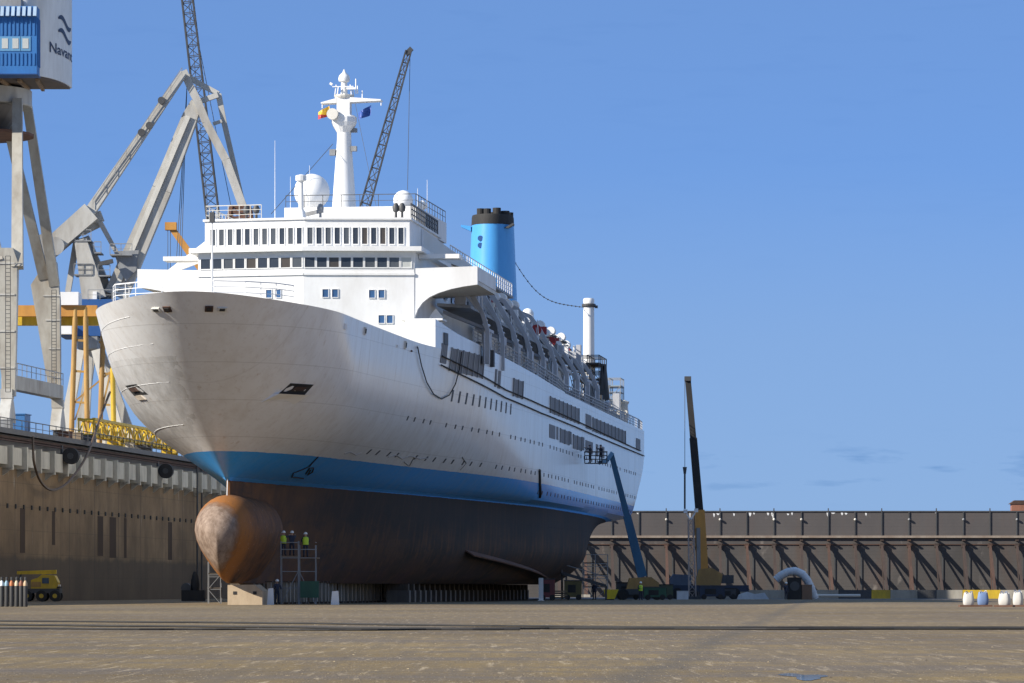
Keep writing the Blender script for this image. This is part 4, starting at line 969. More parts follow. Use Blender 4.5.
# bow scaffold with two platforms
sc = thing('bow_scaffold', 'working scaffold with two platforms against the rusty bow plating', 'scaffold', V(((281 - CX) * 304 / F, 304, 0)))
for x in (0, 1.25, 1.32, 2.5):
    for y in (0, 1.2): MB().beam((x, y, 0), (x, y, 4.6 if x < 1.3 else 4.3), .07).build('upright', grey, sc)
m_ = MB()
for z in (1.2, 2.4, 3.38, 4.0, 4.5):
    for y in (0, 1.2): m_.beam((0, y, z), (2.5 if z < 4.4 else 1.25, y, z), .055)
    for x in (0, 1.25, 2.5): m_.beam((x, 0, z), (x, 1.2, z), .055)
m_.build('ledger', grey, sc)
MB().beam((0, -.05, 0), (1.25, -.05, 2.4), .05).beam((1.32, -.05, 2.4), (2.5, -.05, 0), .05).build('brace', grey, sc)
MB().box(-.1, 1.28, .05, 1.15, 3.42, 3.52).build('left_platform', wood, sc); MB().box(1.34, 2.75, .05, 1.15, 3.32, 3.42).build('right_platform', wood, sc)
MB().box(1.4, 2.75, -.2, -.14, .5, 1.7).build('screen', green, sc)
b0 = V(((281 - CX) * 304 / F, 304, 0))
person('worker in dark clothes and yellow vest at the left end of bow scaffold', b0 + V((.15, .5, 3.52)), R(160), 'reach', vest=True)
person('worker in dark blue overalls with no vest on the bow scaffold', b0 + V((.75, .75, 3.52)), R(180), 'reach', vest=False)
person('worker in bright yellow vest on right platform of the bow scaffold', b0 + V((1.75, .6, 3.42)), R(190), 'work', vest=True)
person('worker in dark overalls standing on the floor below the bow scaffold', V(((277 - CX) * 303 / F, 303, 0)), R(20), 'work', vest=False)
for px, py, w_, h_, lab in ((270.5, 603, .25, 1.2, 'upright white board beside the dark worker below the bow'), (335, 604, .3, 1.0, 'white upright board leaning among the shores under hull'), ):
    p = V(((px - CX) * 300 / F, 300, 0)); one(MB().prism([(-w_, 0), (w_, 0), (w_ * .8, h_), (-w_ * .7, h_ * .96)], lambda q: (q[0], 0, q[1]), lambda q: (q[0], .08, q[1])), 'white_board', white2, lab, 'board', p)
p = V(((541 - CX) * 395 / F, 395, 0)); one(MB().box(-.22, .22, 0, .12, 0, 2.15).box(-.3, .3, -.2, .3, 0, .06), 'site_screen', white2, 'narrow white screen standing upright under the ship quarter', 'screen', p)

# left: gas cylinders in front
def cyl(px, capc, lab):
    Y = 268; root = thing('gas_cylinder', lab, 'gas cylinder', V(((px - CX) * Y / F, Y + random.uniform(-.1, .1), 0)), 0, 'gas cylinders standing at the left edge')
    MB().lathe([(.13, 0), (.14, .05), (.14, 1.33)], (0, 0, 0), 14).build('body', cyl_m, root, True)
    MB().lathe([(.14, 1.334), (.135, 1.5), (.08, 1.63), (.05, 1.68)], (0, 0, 0), 14).build('shoulder', capc, root, True)
    MB().lathe([(.06, 1.684), (.07, 1.72), (.07, 1.88), (.03, 1.9)], (0, 0, 0), 10).build('valve_cap', dgrey, root)
cyl_m = M('dark_cylinder_paint', (.06, .06, .062), (.03, .03, .03), .5, 2)
capm = [('white', white2), ('pale blue', M('pale_blue_cap', (.25, .4, .5), None, .3)), ('orange', M('orange_cap', (.5, .16, .05), None, .3)), ('cream', M('cream_cap', (.6, .5, .34), None, .3)), ('brown', M('brown_cap', (.25, .09, .05), None, .3)), ('sand', M('sand_cap', (.5, .36, .22), None, .3))]
for k, px in enumerate((1.5, 6.5, 11.5, 16.5, 21.0, 25.5)):
    cyl(px, capm[k][1], 'dark gas cylinder with %s shoulder at the left edge of floor' % capm[k][0])
# left: yellow mobile crane against the wall
yc = thing('yellow_crane_truck', 'small yellow rough terrain crane truck parked at the dock wall', 'crane truck', V(((41 - CX) * 372 / F, 372, 0)))
MB().box(-1.7, 1.75, -1.0, 1.0, .75, 1.15).build('chassis', dgrey, yc)
MB().prism([(-.8, 1.15), (1.5, 1.15), (1.6, 1.7), (1.3, 2.3), (.2, 2.4), (-.2, 2.1), (-.8, 1.9)], lambda p: (p[0], -.9, p[1]), lambda p: (p[0], .9, p[1])).build('body', yellow, yc)
MB().box(.2, .8, -.93, -.85, 1.6, 2.1).build('cab_window', glass_d, yc)
MB().beam((1.4, -.2, 2.62), (-2.1, -.2, 2.55), .38, .42, .28, .3).build('boom', yellow, yc); MB().beam((-1.7, -.2, 2.5), (-1.95, -.2, 1.9), .15).build('hook', dgrey, yc)
for x in (-1.15, 0.15, 1.35):
    for y in (-.95, .95): wh = MB().tube([(x, y - .18, .5), (x, y + .18, .5)], .5, 16).build('wheel', black, yc, True); MB().tube([(x, y - .2, .5), (x, y + .2, .5)], .2, 12).build('hub', yellow, wh)
# dark winch unit by the wall
MB().box(1.5, 1.8, -.9, .9, 1.2, 1.32).box(-1.75, -1.45, -1.0, 1.0, .55, .8).build('bumper', black, yc); MB().box(-.75, .1, -.93, -.9, 1.3, 1.75).build('side_panel', ochre, yc); MB().tube([(1.0, -.3, 2.3), (.2, -.25, 2.55)], .09, 8).build('luffing_ram', grey, yc); MB().box(1.62, 1.68, -.75, -.5, 1.35, 1.5).box(1.62, 1.68, .5, .75, 1.35, 1.5).build('headlight', white2, yc)
wn = thing('dark_winch', 'dark winch unit with a tall covered post beside dock wall near the bulb', 'winch', V(((194 - CX) * 385 / F, 385, 0)))
MB().box(-1.1, 1.0, -.8, .8, 0, 1.0).build('base', black, wn); MB().lathe([(.35, 1.0), (.42, 1.5), (.3, 2.3), (.15, 2.7)], (.1, 0, 0), 10).build('covered_post', black, wn, True); MB().tube([(-.7, -.6, 1.2), (-.7, .6, 1.2)], .45, 14).build('drum', dgrey, wn)

# blue boom lift working on the side
LY = 422
bl = thing('boom_lift', 'blue telescopic boom lift reaching up to the ship side', 'boom lift', V(((642 - CX) * LY / F, LY, 0)))
def rel(px, py, Y): return P(px, py, Y) - bl.location
MB().box(-2.6, 2.2, -1.2, 1.2, .55, 1.1).build('chassis', dgrey, bl)
for x in (-1.9, 1.5):
    for y in (-1.15, 1.15): MB().tube([(x, y - .22, .55), (x, y + .22, .55)], .55, 16).build('wheel', black, bl, True)
MB().prism([(-1.6, 1.1), (1.6, 1.1), (1.7, 1.7), (.9, 2.3), (-1.3, 2.2)], lambda p: (p[0], -1.0, p[1]), lambda p: (p[0], 1.0, p[1])).build('turntable', ochre, bl)
MB().beam(rel(642.5, 577, LY), rel(627, 516, LY), .95, .95, .8, .8).build('lower_boom', boomb, bl)
MB().beam(rel(627.4, 517.5, LY), rel(611.5, 455, LY), .62, .62, .5, .5).build('upper_boom', boomb, bl)
MB().beam(rel(611.5, 454, LY), rel(606.5, 461, LY - 2), .42).beam(rel(606.5, 461, LY - 2), rel(600, 462.5, LY - 4), .36).build('jib', boomb, bl)
bq = rel(595.8, 463, LY - 5); m_ = MB().rail([bq + V((-1.1, -.6, 0)), bq + V((1.1, -.6, 0)), bq + V((1.1, .6, 0)), bq + V((-1.1, .6, 0)), bq + V((-1.1, -.6, 0))], 1.1, 1.1, .07, 3); m_.box(bq.x - 1.1, bq.x + 1.1, bq.y - .6, bq.y + .6, bq.z - .08, bq.z); m_.build('basket', dgrey, bl)
person('painter in dark overalls at the left in the boom lift basket', bl.location + bq + V((-.55, 0, 0)), R(-60), 'reach', vest=False, hat=(.1, .1, .12))
person('painter in dark overalls at the right in the boom lift basket', bl.location + bq + V((.5, 0, 0)), R(-30), 'reach', vest=False, hat=(.1, .1, .12))

# mobile crane with tall black and yellow boom
MY = 455
mc = thing('mobile_crane', 'mobile crane with tall telescopic boom, black above and yellow below', 'mobile crane', V(((700 - CX) * MY / F, MY, 0)))
def relm(px, py, Y=MY): return P(px, py, Y) - mc.location
MB().box(-3.3, 5.2, -1.4, 1.4, .8, 1.5).build('carrier', M('dark_navy_paint', (.025, .04, .075), (.015, .018, .025), .5), mc)
MB().prism([(-3.3, 1.5), (-1.0, 1.5), (-1.0, 2.6), (-2.9, 2.7), (-3.3, 2.2)], lambda p: (p[0], -1.35, p[1]), lambda p: (p[0], 1.35, p[1])).build('cab', M('dull_blue_cab', (.10, .13, .18), None, .4), mc)
for x in (-2.5, -.9, 2.2, 3.7):
    for y in (-1.25, 1.25): MB().tube([(x, y - .25, .6), (x, y + .25, .6)], .6, 16).build('wheel', black, mc, True)
MB().prism([(-.6, 1.5), (2.2, 1.5), (2.4, 2.7), (1.2, 3.4), (-.2, 3.2)], lambda p: (p[0], -1.2, p[1]), lambda p: (p[0], 1.2, p[1])).build('superstructure', ochre, mc)
MB().box(1.6, 3.6, -1.1, 1.1, 1.7, 2.6).build('counterweight', dgrey, mc)
MB().beam(relm(703, 580), relm(699.3, 510), 1.25, 1.3, 1.1, 1.1).build('lower_boom', orange, mc)
MB().beam(relm(699.35, 511), relm(693.2, 438), .85, .9, .8, .8).build('middle_boom', black, mc)
MB().beam(relm(693.25, 439), relm(688, 380), .66, .7, .6, .6).build('upper_boom', black, mc)
MB().box(*[v for v in (relm(684.5, 380).x, relm(691, 380).x, -.5, .5, relm(0, 381).z, relm(0, 376.5).z)]).build('boom_head', dgrey, mc)
MB().tube([relm(684.8, 379), relm(684.8, 468)], .035, 5).build('hoist_rope', dgrey, mc)
MB().beam(relm(684.8, 467), relm(684.8, 474), .45, .3, .25, .2).tube([relm(684.8, 474), relm(684.8, 509)], .1, 6).build('hook_block', dgrey, mc)
MB().beam(relm(698.5, 575) + V((0, -.9, 0)), relm(698, 528) + V((0, -.75, 0)), .4).build('luffing_cylinder', grey, mc)
m_ = MB().lattice(relm(692.5, 585) + V((0, -2, 0)), relm(692, 508) + V((0, -2, 0)), .7, .5, 9, .045); ml = one(MB(), 'mast_lift', white2, 'x', 'x', (0, 0, 0)) if False else None
lm = thing('light_mast', 'slim pale lattice mast with twin heads beside the yellow boom', 'mast', P(692.5, 588, MY - 6) * 1)
lm.location.z = 0
g = MB().lattice((0, 0, 0), (-.2, 0, 8.6), .75, .5, 10, .045).build('lattice', M('pale_mast_paint', (.45, .38, .34), (.2, .12, .09), .5), lm); MB().beam((-.75, 0, 9.3), (-.2, 0, 8.5), .14).beam((.4, 0, 9.4), (-.2, 0, 8.5), .14).box(-.95, -.55, -.2, .2, 9.2, 9.6).box(.2, .6, -.2, .2, 9.3, 9.7).build('head', white2, lm)
MB().box(-.9, .9, -.9, .9, 0, .3).build('base', dgrey, lm)

# white arched duct
ad = thing('air_duct', 'white fabric air duct arching over the floor near the gate', 'duct', V(((795 - CX) * 440 / F, 440, 0)))
arc = [P(x, y, 440) - ad.location for x, y in ((776, 580), (781, 575.5), (788, 572), (795, 571), (802, 574), (807, 580), (811, 588), (815, 599))]
fin = []
for i in range(len(arc) - 1):
    for k in range(5): fin.append(arc[i].lerp(arc[i + 1], k / 5))
fin.append(arc[-1])
m_ = MB().tube(fin, .42, 12)
m_.build('duct_tube', duct, ad, True)
g = MB()
for q, q2 in zip(fin[::2], fin[1::2]): g.tube([q, q + (q2 - q) * .25], .46, 12)
g.build('duct_ring', duct, ad)
fa = thing('fan_unit', 'dark fan unit with a brown crate standing under the white duct', 'fan', V(((800 - CX) * 438 / F, 438, 0)))
MB().box(-1.3, .1, -.8, .8, 0, 2.3).build('housing', black, fa); MB().box(.15, 1.2, -.7, .7, 0, 1.55).build('crate', brown_c, fa); MB().tube([(-.6, -.82, 1.4), (-.6, -.6, 1.4)], .5, 16).build('intake', dgrey, fa)

# big bags at right
def bag(px, Y, w_, h_, m, lab):
    root = thing('bulk_bag', lab, 'bulk bag', V(((px - CX) * Y / F, Y, .12)), random.uniform(-.3, .3), 'bulk bags at the right edge')
    prof = [(.46, 0), (.52, .12), (.54, .45), (.47, .8), (.42, .97), (.2, 1.0)]
    g = MB(); n = 20
    for r, z in prof:
        for k in range(n):
            a = 2 * math.pi * k / n; q = 1 / max(abs(math.cos(a)), abs(math.sin(a))) ** .7
            g.v.append((r * q * math.cos(a) * w_, r * q * math.sin(a) * w_, z * h_ + .03 * math.sin(5 * a) * (z > .9)))
    for i in range(len(prof) - 1):
        for k in range(n): g.f.append((i * n + k, i * n + (k + 1) % n, (i + 1) * n + (k + 1) % n, (i + 1) * n + k))
    g.f += [tuple(range(n))[::-1], tuple((len(prof) - 1) * n + k for k in range(n))]
    b = g.build('sack', m, root, True)
    lp = MB()
    for s in (-1, 1): lp.tube([(s * .3 * w_, -.3, h_ * .95), (s * .32 * w_, -.32, h_ * 1.1), (s * .2 * w_, -.2, h_ * 1.12), (s * .1 * w_, -.25, h_ * .98)], .025, 5)
    lp.build('lifting_loop', bagb if m is bagw else bagw, root)
    MB().box(-.6, .6, -.5, .5, -.12, -.0).build('pallet', rust, root)
bag(968.5, 268, .66, .78, bagw, 'white bulk bag on rusty pallet at right, leftmost of the bags')
bag(983, 270, .68, .82, bagb, 'blue bulk bag standing between two white bags at right')
bag(1004.5, 266, .70, .76, bagw, 'wide white bulk bag at right edge, just right of the blue one')
bag(1018, 269, .6, .84, bagw, 'white bulk bag at the far right edge, last of the row')
one(MB().tube([(-3.2, 0, 0), (3.0, .3, 0)], .16, 8), 'pale_pipe', bagw, 'pale pipe lying on the floor between the duct and barrier', 'pipe', V(((832 - CX) * 440 / F, 440, .4)))
one(MB().prism([(-1.7, 0), (1.7, 0), (1.2, .7), (.2, .55), (-.6, .8), (-1.5, .5)], lambda p: (p[0], -.5, p[1]), lambda p: (p[0], .5, p[1])), 'tarp_heap', duct, 'low heap of white tarpaulin on the floor left of the duct', 'tarpaulin', V(((753 - CX) * 445 / F, 445, 0)))
one(MB().box(-.6, .6, -.6, .6, 0, .85).box(-.63, .63, -.63, .63, .853, .9), 'white_crate', duct, 'pale cube shaped crate on the floor left of the mobile crane', 'crate', V(((682.5 - CX) * 440 / F, 440, 0)))

# yards gear under the stern
yk = thing('yellow_skip', 'bright yellow open skip under the ship stern', 'skip', V(((611 - CX) * 420 / F, 420, 0)))
MB().prism([(-.55, .1), (.35, .1), (.75, 1.05), (-.75, 1.05)], lambda p: (p[0], -.7, p[1]), lambda p: (p[0], .7, p[1])).build('tub', M('bright_yellow_paint', (.85, .62, .02), (.4, .28, .02), .3), yk); MB().box(-.5, .3, -.72, .72, 0, .1).build('runner', black, yk)
def machine(px, Y, w_, h_, m1, m2, lab, nm='generator', cat='generator'):
    root = thing(nm, lab, cat, V(((px - CX) * Y / F, Y, 0)))
    MB().box(-w_ / 2, w_ / 2, -.7, .7, .3, h_).build('housing', m1, root); MB().box(-w_ / 2 - .05, w_ / 2 + .05, -.75, .75, h_ + .003, h_ + .09).build('lid', m2, root)
    MB().box(-w_ * .3, w_ * .15, -.73, -.68, h_ * .4, h_ * .8).build('grille', black, root)
    for x in (-w_ * .33, w_ * .33): MB().tube([(x, -.72, .28), (x, .72, .28)], .28, 12).build('wheel', black, root, True)
machine(628, 426, 2.4, 1.7, dgrey, black, 'dark grey wheeled compressor beside the yellow skip', 'compressor', 'compressor')
machine(655, 418, 2.2, 1.25, green, dgrey, 'green wheeled generator right of the blue boom lift')
machine(664, 430, 1.8, 1.5, M('dull_green_paint', (.06, .09, .05), None, .4), black, 'dull green generator left of the pale crate')
machine(573, 415, 1.7, 1.9, M('olive_paint', (.16, .13, .04), (.06, .05, .02), .5), dgrey, 'olive box shaped compressor under the stern, left of the skip', 'compressor', 'compressor')
machine(547.5, 398, 1.4, 2.0, M('dull_red_paint', (.20, .045, .045), (.08, .03, .03), .5), dgrey, 'dull red container beside the narrow white panel under the ship', 'container', 'container')
machine(712, 440, 2.6, 1.4, bpy.data.materials['dark_navy_paint'], dgrey, 'dark blue wheeled generator right of the mobile crane')
machine(728, 446, 1.6, 1.1, dgrey, black, 'low dark pump unit between the blue generator and the tarpaulin', 'pump', 'pump')
scaffold('stern_scaffold', 'low scaffold standing on the floor under the ship stern', V(((583 - CX) * 440 / F, 440, 0)), 2, 1, 3, 1.3, 1.2, 1.25, 0, mat=M('pale_scaffold_steel', (.4, .4, .4), None, .4), r=.045)
person('worker in yellow vest standing beside the green generator', V(((640.5 - CX) * 412 / F, 412, 0)), R(20), 'work')
person('worker in dark overalls standing under the stern scaffold', V(((594.5 - CX) * 425 / F, 425, 0)), R(-30), 'stand', vest=False)
person('worker in dark clothes standing left of the white duct', V(((786 - CX) * 436 / F, 436, 0)), R(40), 'stand', vest=False)
rng = random.Random(5)
pal = thing('pallet_stack', 'stack of dark timber pallets on the floor under the stern', 'pallets', V(((560 - CX) * 402 / F, 402, 0)))
for k in range(5): MB().box(-.7, .7, -.6, .6, k * .2 + .02, k * .2 + .15).build('pallet', woodd if k % 2 else wood, pal)
gw_ = thing('gangway', 'dark sloping gangway under the stern leading down to the floor', 'gangway', V(((585 - CX) * 416 / F, 416, 0)))
pa, pb = P(562, 573, 416) - gw_.location, P(606, 586, 416) - gw_.location
MB().beam(pa, pb, .3, 1.2).build('ramp', dgrey, gw_); MB().beam(pa + V((0, -.6, .9)), pb + V((0, -.6, .9)), .08).beam(pa + V((0, -.6, 0)), pa + V((0, -.6, .9)), .07).beam(pb + V((0, -.6, 0)), pb + V((0, -.6, .9)), .07).beam((pa + pb) / 2 + V((0, -.6, 0)), (pa + pb) / 2 + V((0, -.6, .9)), .07).build('handrail', grey, gw_)
MB().beam(pa, V((pa.x, pa.y, 0)), .2).beam(pb, V((pb.x, pb.y, 0)), .2).build('leg', dgrey, gw_)

# ------------------------------------------------------------------ near harbour crane (left edge)
NY = 397; s_ = NY / F
nc_ = thing('harbour_crane', 'big harbour crane with blue cab and white round machine house at the left edge', 'crane', dock(-9, (NY - 300) / CT, QZ))
def relc(px, py, Y=NY): return P(px, py, Y) - nc_.location
ring_c = relc(-33, 92); ring_c.y = 398 - NY + ring_c.y
zr0, zr1 = relc(0, 100, 392).z, relc(0, 83.5, 392).z
MB().lathe([(5.9, zr0), (6.0, zr0 + .1), (6.0, zr1), (5.8, zr1 + .05)], (ring_c.x, ring_c.y, 0), 40).build('slewing_ring', cranel, nc_, True)
MB().lathe([(3.4, zr0 - 2.6), (5.2, zr0 - .05)], (ring_c.x, ring_c.y, 0), 24).build('ring_cone', M('dark_underside_paint', (.14, .12, .10), (.06, .05, .04), .5), nc_)
MB().lathe([(6.2, zr0 - 2.8), (6.2, zr0 - 2.55)], (ring_c.x, ring_c.y, 0), 24).build('gallery', rust, nc_)
# machine house: rounded end towards the ship, stepped below
cxr, cyr = -45.35 - nc_.location.x, 399 - nc_.location.y; RR = 3.55; BB = 10.6
zb, zt = relc(0, 88.3, 399).z, relc(0, -14).z
plan_ = [(cxr - 13, cyr - BB)] + [(cxr + RR * math.sin(a), cyr - BB * math.cos(a)) for a in [math.pi / 2 * k / 28 for k in range(29)]] + [(cxr - 13, cyr)]
hs_ = MB().plan(plan_, zb, zt).build('machine_house', M('house_white_paint', (.74, .73, .70), (.42, .38, .32), .45, .3), nc_, True)
MB().plan([(cxr + (x - cxr) * .96, cyr - .2 + (y - cyr) * .96) for x, y in plan_], zb - .12, zb - .003).build('house_floor', M('dark_house_floor', (.10, .07, .05), (.04, .03, .025), .6, .5), hs_)
for k in range(7): MB().beam((cxr - 9 + k * 1.7, cyr - BB * .82, zb - .26), (cxr - 7.2 + k * 1.35, cyr - .8, zb - .26), .3, .26, up=(0, 0, 1)).build('floor_beam', M('rusty_floor_beam', (.30, .2, .11), (.12, .07, .04), .6, .8) if k == 0 else bpy.data.materials['rusty_floor_beam'], hs_)
# lettering wrapped on the rounded end
fc = bpy.data.curves.new('lettering', 'FONT'); fc.body = 'Navant'; fc.size = 1.36; fc.extrude = 0.0; fc.offset = .022
fo = bpy.data.objects.new('lettering_source', fc); C.objects.link(fo); bpy.context.view_layer.update()
dg_ = bpy.context.evaluated_depsgraph_get(); tm = bpy.data.meshes.new_from_object(fo.evaluated_get(dg_)); bpy.data.objects.remove(fo)
bm = bmesh.new(); bm.from_mesh(tm)
for _ in range(2):
    bmesh.ops.subdivide_edges(bm, edges=[e for e in bm.edges if e.calc_length() > .3], cuts=2)
bmesh.ops.triangulate(bm, faces=bm.faces)
zl = relc(0, 51.8, 391).z; ph0 = .69; tw = max(v.co.x for v in bm.verts)
for v in bm.verts:
    a = ph0 + v.co.x / tw * .865; r = RR + .03; y = v.co.y; v.co = (cxr + r * math.sin(a), cyr - (BB + .06) * math.cos(a), zl + y)
bm.to_mesh(tm); bm.free(); tm.materials.append(M('navy_lettering', (.02, .03, .07), None, .2))
lo_ = bpy.data.objects.new('lettering', tm); C.objects.link(lo_); lo_.parent = hs_
def ribbon(zc):
    g = MB(); n = 22
    for i in range(n + 1):
        t = i / n; zz = zc + .30 * math.sin(2 * math.pi * (t * 1.0 + .02)) - (.5 - t) * -.35; a = .95 + .53 * t; th = .25 * (math.sin(math.pi * min(1, max(0, t * .96 + .02)))) ** .5 + .02
        for dz in (-th, th): g.v.append((cxr + (RR + .03) * math.sin(a), cyr - (BB + .06) * math.cos(a), zz + dz))
    for i in range(n): g.f.append((2 * i, 2 * i + 2, 2 * i + 3, 2 * i + 1))
    return g
g = ribbon(relc(0, 20.5, 393).z); g2 = ribbon(relc(0, 33.5, 393).z); g.add(g2.v, g2.f)
for i in range(0): pass
g.build('wave_emblem', bpy.data.materials['navy_lettering'], hs_)
# blue cab box
cx1 = relc(38, 0, 387).x; cx0 = cx1 - 9; cyf = cyr - BB - 2.4
def zc(y): return relc(0, y, 386).z
cab = MB().box(cx0, cx1, cyf, cyr - BB - .02, zc(74), zc(6)).build('control_cab', blue, nc_)
m_ = MB()
for k in range(24): x = cx0 + .2 + k * .37; m_.box(x, x + .12, cyf - .07, cyf, zc(35), zc(17)); m_.box(x, x + .12, cyf - .07, cyf, zc(65), zc(53))
for k in range(6): m_.box(cx1, cx1 + .07, cyf + .2 + k * .4, cyf + .34 + k * .4, zc(65), zc(17))
m_.build('cladding_rib', blue, cab)
m_ = MB()
for k in range(18): x = cx0 + .2 + k * .5; m_.prism([(0, zc(16.5)), (-.55, zc(16.5)), (-.1, zc(6.5)), (0, zc(6.5))], lambda p: (x, cyf + p[0], p[1]), lambda p: (x + .3, cyf + p[0], p[1]))
m_.build('roof_louvre', M('pale_blue_louvre', (.35, .47, .6), None, .4), cab)
for px in (-6, 5, 15.5, 25.5):
    x = relc(px, 0, 386).x; w1 = MB().box(x - .48, x + .48, cyf - .05, cyf, zc(51), zc(36.5)).build('cab_window', M('blue_window_frame', (.12, .3, .5), None, .3), cab); MB().box(x - .28, x + .28, cyf - .08, cyf - .052, zc(48.5), zc(38.5)).build('pane', glass_l, w1)
MB().box(cx0, cx1 + .1, cyf - .5, cyr - BB - .03, zc(75), zc(74) - .003).build('cab_walkway', blue2, cab)
MB().box(cx0, cx1 - 1.5, cyf + .4, cyr - BB, zc(6) + .003, zc(-3)).build('roof_hut', grey, cab)
# portal legs
wx = 6.0
feet = []
for fy_ in (387.5, 408.5):
    for side_ in (6.0, -6.0):
        f_ = dock(-9 + side_, (fy_ - 300) / CT, QZ) - nc_.location; feet.append((f_, side_, fy_))
zkn = relc(0, 300).z
top_r = 5.2
for f_, side_, fy_ in feet:
    sy = -1 if fy_ < 398 else 1
    kn = V((f_.x * .95, f_.y * .92, zkn))
    lw = MB()
    a_, c_2 = V((f_.x, f_.y, 4.2)), V((kn.x, kn.y, zkn))
    if side_ > 0:
        pl = [(5, 396), (15, 396), (18, 262), (13, 248), (-9, 248), (-13, 285)] if sy < 0 else [(50.5, 399), (60.5, 399), (60, 300), (56.5, 262), (46, 262), (31, 285)]
        q_ = [relc(x, y, fy_) for x, y in pl]
        lw.prism([(v.x, v.z) for v in q_], lambda p: (p[0], f_.y - .6, p[1]), lambda p: (p[0], f_.y + .6, p[1])).build('lower_leg', craneg, nc_)
        for a6, b6, w6 in ((((17.5, 268), (17.5, 100), 1.05), ((-2, 262), (-34, 100), 1.05)) if sy < 0 else (((54.5, 285), (26.5, 100), 1.0), ((44, 278), (4, 110), 1.0))):
            MB().beam(relc(*a6, fy_), relc(*b6, 394 if sy < 0 else 401), w6, .8, w6 * .85, .75).build('upper_leg', craneg, nc_)
    else: lw.beam(a_, c_2, 1.0, .9, 3.1, 1.3, up=(1, .1, 0)); lw.build('lower_leg', craneg, nc_)
    for k, dy in enumerate((-.95, .95) if side_ < 0 else ()):
        st_ = V((kn.x, kn.y + dy, zkn - .3)); an = math.atan2(f_.y * .6 + dy * 2.2, f_.x - ring_c.x * 0 )
        en = V((ring_c.x + 4.9 * math.cos(an), ring_c.y + 4.9 * math.sin(an), zr0))
        MB().beam(st_, en, 1.05, 1.15, .8, .9, up=(1, 0, 0)).build('upper_leg', craneg, nc_)
    if side_ > 0:
        q0, q1 = (relc(8, 392, fy_ - .8), relc(8, 256, fy_ - .8)) if sy < 0 else (relc(54, 396, fy_ - .8), relc(54, 290, fy_ - .8))
        ld = MB()
        for dx in (-.22, .22): ld.beam(q0 + V((dx, 0, 0)), q1 + V((dx, 0, 0)), .06)
        for k in range(34): p_ = q0.lerp(q1, k / 33); ld.beam(p_ + V((-.22, 0, 0)), p_ + V((.22, 0, 0)), .05)
        ld.build('ladder', dgrey, nc_)
        for t in (.18, .45, .72, .95): p_ = q0.lerp(q1, t); MB().box(p_.x - (1.0 if sy < 0 else .1 + 1.1 * t), p_.x + .55, f_.y - .68, f_.y - .605, p_.z - .07, p_.z + .07).build('stiffener', cranel, nc_)
    # bogies
    bg_ = MB().prism([(-2.6, 1.2), (2.6, 1.2), (2.2, 2.0), (.7, 3.4), (-.7, 3.4), (-2.2, 2.0)], lambda p: (f_.x - .5, f_.y + p[0], p[1]), lambda p: (f_.x + .5, f_.y + p[0], p[1])).build('bogie', cranel, nc_)
    for k in (-1.8, -.6, .6, 1.8): MB().tube([(f_.x - .25, f_.y + k, .65), (f_.x + .25, f_.y + k, .65)], .45, 14).build('bogie_wheel', dgrey, bg_)
    MB().box(f_.x - .55, f_.x + .55, f_.y - .8, f_.y + .8, 3.4, 4.25).build('leg_foot', cranel, nc_)
def fbeam(i, j, z, w_, h_, nm, m=craneg):
    a_, b_3 = feet[i][0], feet[j][0]; MB().beam((a_.x, a_.y, z), (b_3.x, b_3.y, z), w_, h_, up=(0, 0, 1)).build(nm, m, nc_)
fbeam(0, 2, 4.95, 1.1, 1.3, 'sill_beam'); fbeam(1, 3, 4.95, 1.1, 1.3, 'sill_beam')
m_ = MB().rail([V((feet[0][0].x + .5, feet[0][0].y, 5.65)), V((feet[2][0].x + .5, feet[2][0].y, 5.65))], 1.1, 2, .06, 2); m_.build('sill_rail', grey, nc_)
one(MB().box(-1.4, 1.4, -1.2, 1.2, 0, 2.4).box(-.9, -.3, -1.24, -1.2, .8, 1.8).box(-1.5, 1.5, -1.3, 1.3, 2.403, 2.5), 'blue_cabin', blue, 'small blue cabin on the quay between the near crane feet', 'cabin', dock(-5.5, 101, QZ), None, -TH)

# ------------------------------------------------------------------ double lever luffing crane behind
DY = 455
dc = thing('luffing_crane', 'tall pale double lever luffing crane with bent jib behind the ship bow', 'crane', P(100, 445, DY)); dc.location.z = QZ
def reld(px, py, Y=DY): return P(px, py, Y) - dc.location
def dbeam(pts, nm, w0, w1=None, m=cranel, h=None, Y=DY):
    g = MB(); n = len(pts) - 1
    for i in range(n):
        wa = w0 + ((w1 or w0) - w0) * i / n; wb = w0 + ((w1 or w0) - w0) * (i + 1) / n
        g.beam(reld(*pts[i], Y), reld(*pts[i + 1], Y), wa, h or wa, wb, h or wb)
    return g.build(nm, m, dc)
dbeam([(43, 255), (92, 212)], 'lever_box', 1.9, 2.1, Y=DY - 1, h=2.2)
MB().tube([reld(44, 244.5, DY - 2.6), reld(44, 244.5, DY + 1.5)], 1.15, 18).tube([reld(55, 246, DY - 2.6), reld(55, 246, DY + 1.5)], 1.0, 18).build('counterweight', cranel, dc, True)
dbeam([(88, 215), (184, 73)], 'upper_lever', 1.15, .75, Y=DY - 1)
g = MB().rail([reld(93, 208, DY - 1.7), reld(182, 76, DY - 1.7)], .9, 2.2, .05, 2); g.build('lever_rail', grey, dc)
jb = dbeam([(116, 296), (162, 190), (190, 118), (197, 103)], 'main_jib', 2.5, 1.25, h=1.5)
m_ = MB().beam(reld(114, 293, DY - .95), reld(188, 116, DY - .95), .55, .15); m_.build('jib_walkway', M('bright_walkway_paint', (.6, .58, .52), None, .4), jb)
fj = dbeam([(183.5, 71), (190, 86), (198, 102), (206, 122), (226, 160), (243, 207)], 'fly_jib', .8, .9, Y=DY - .5)
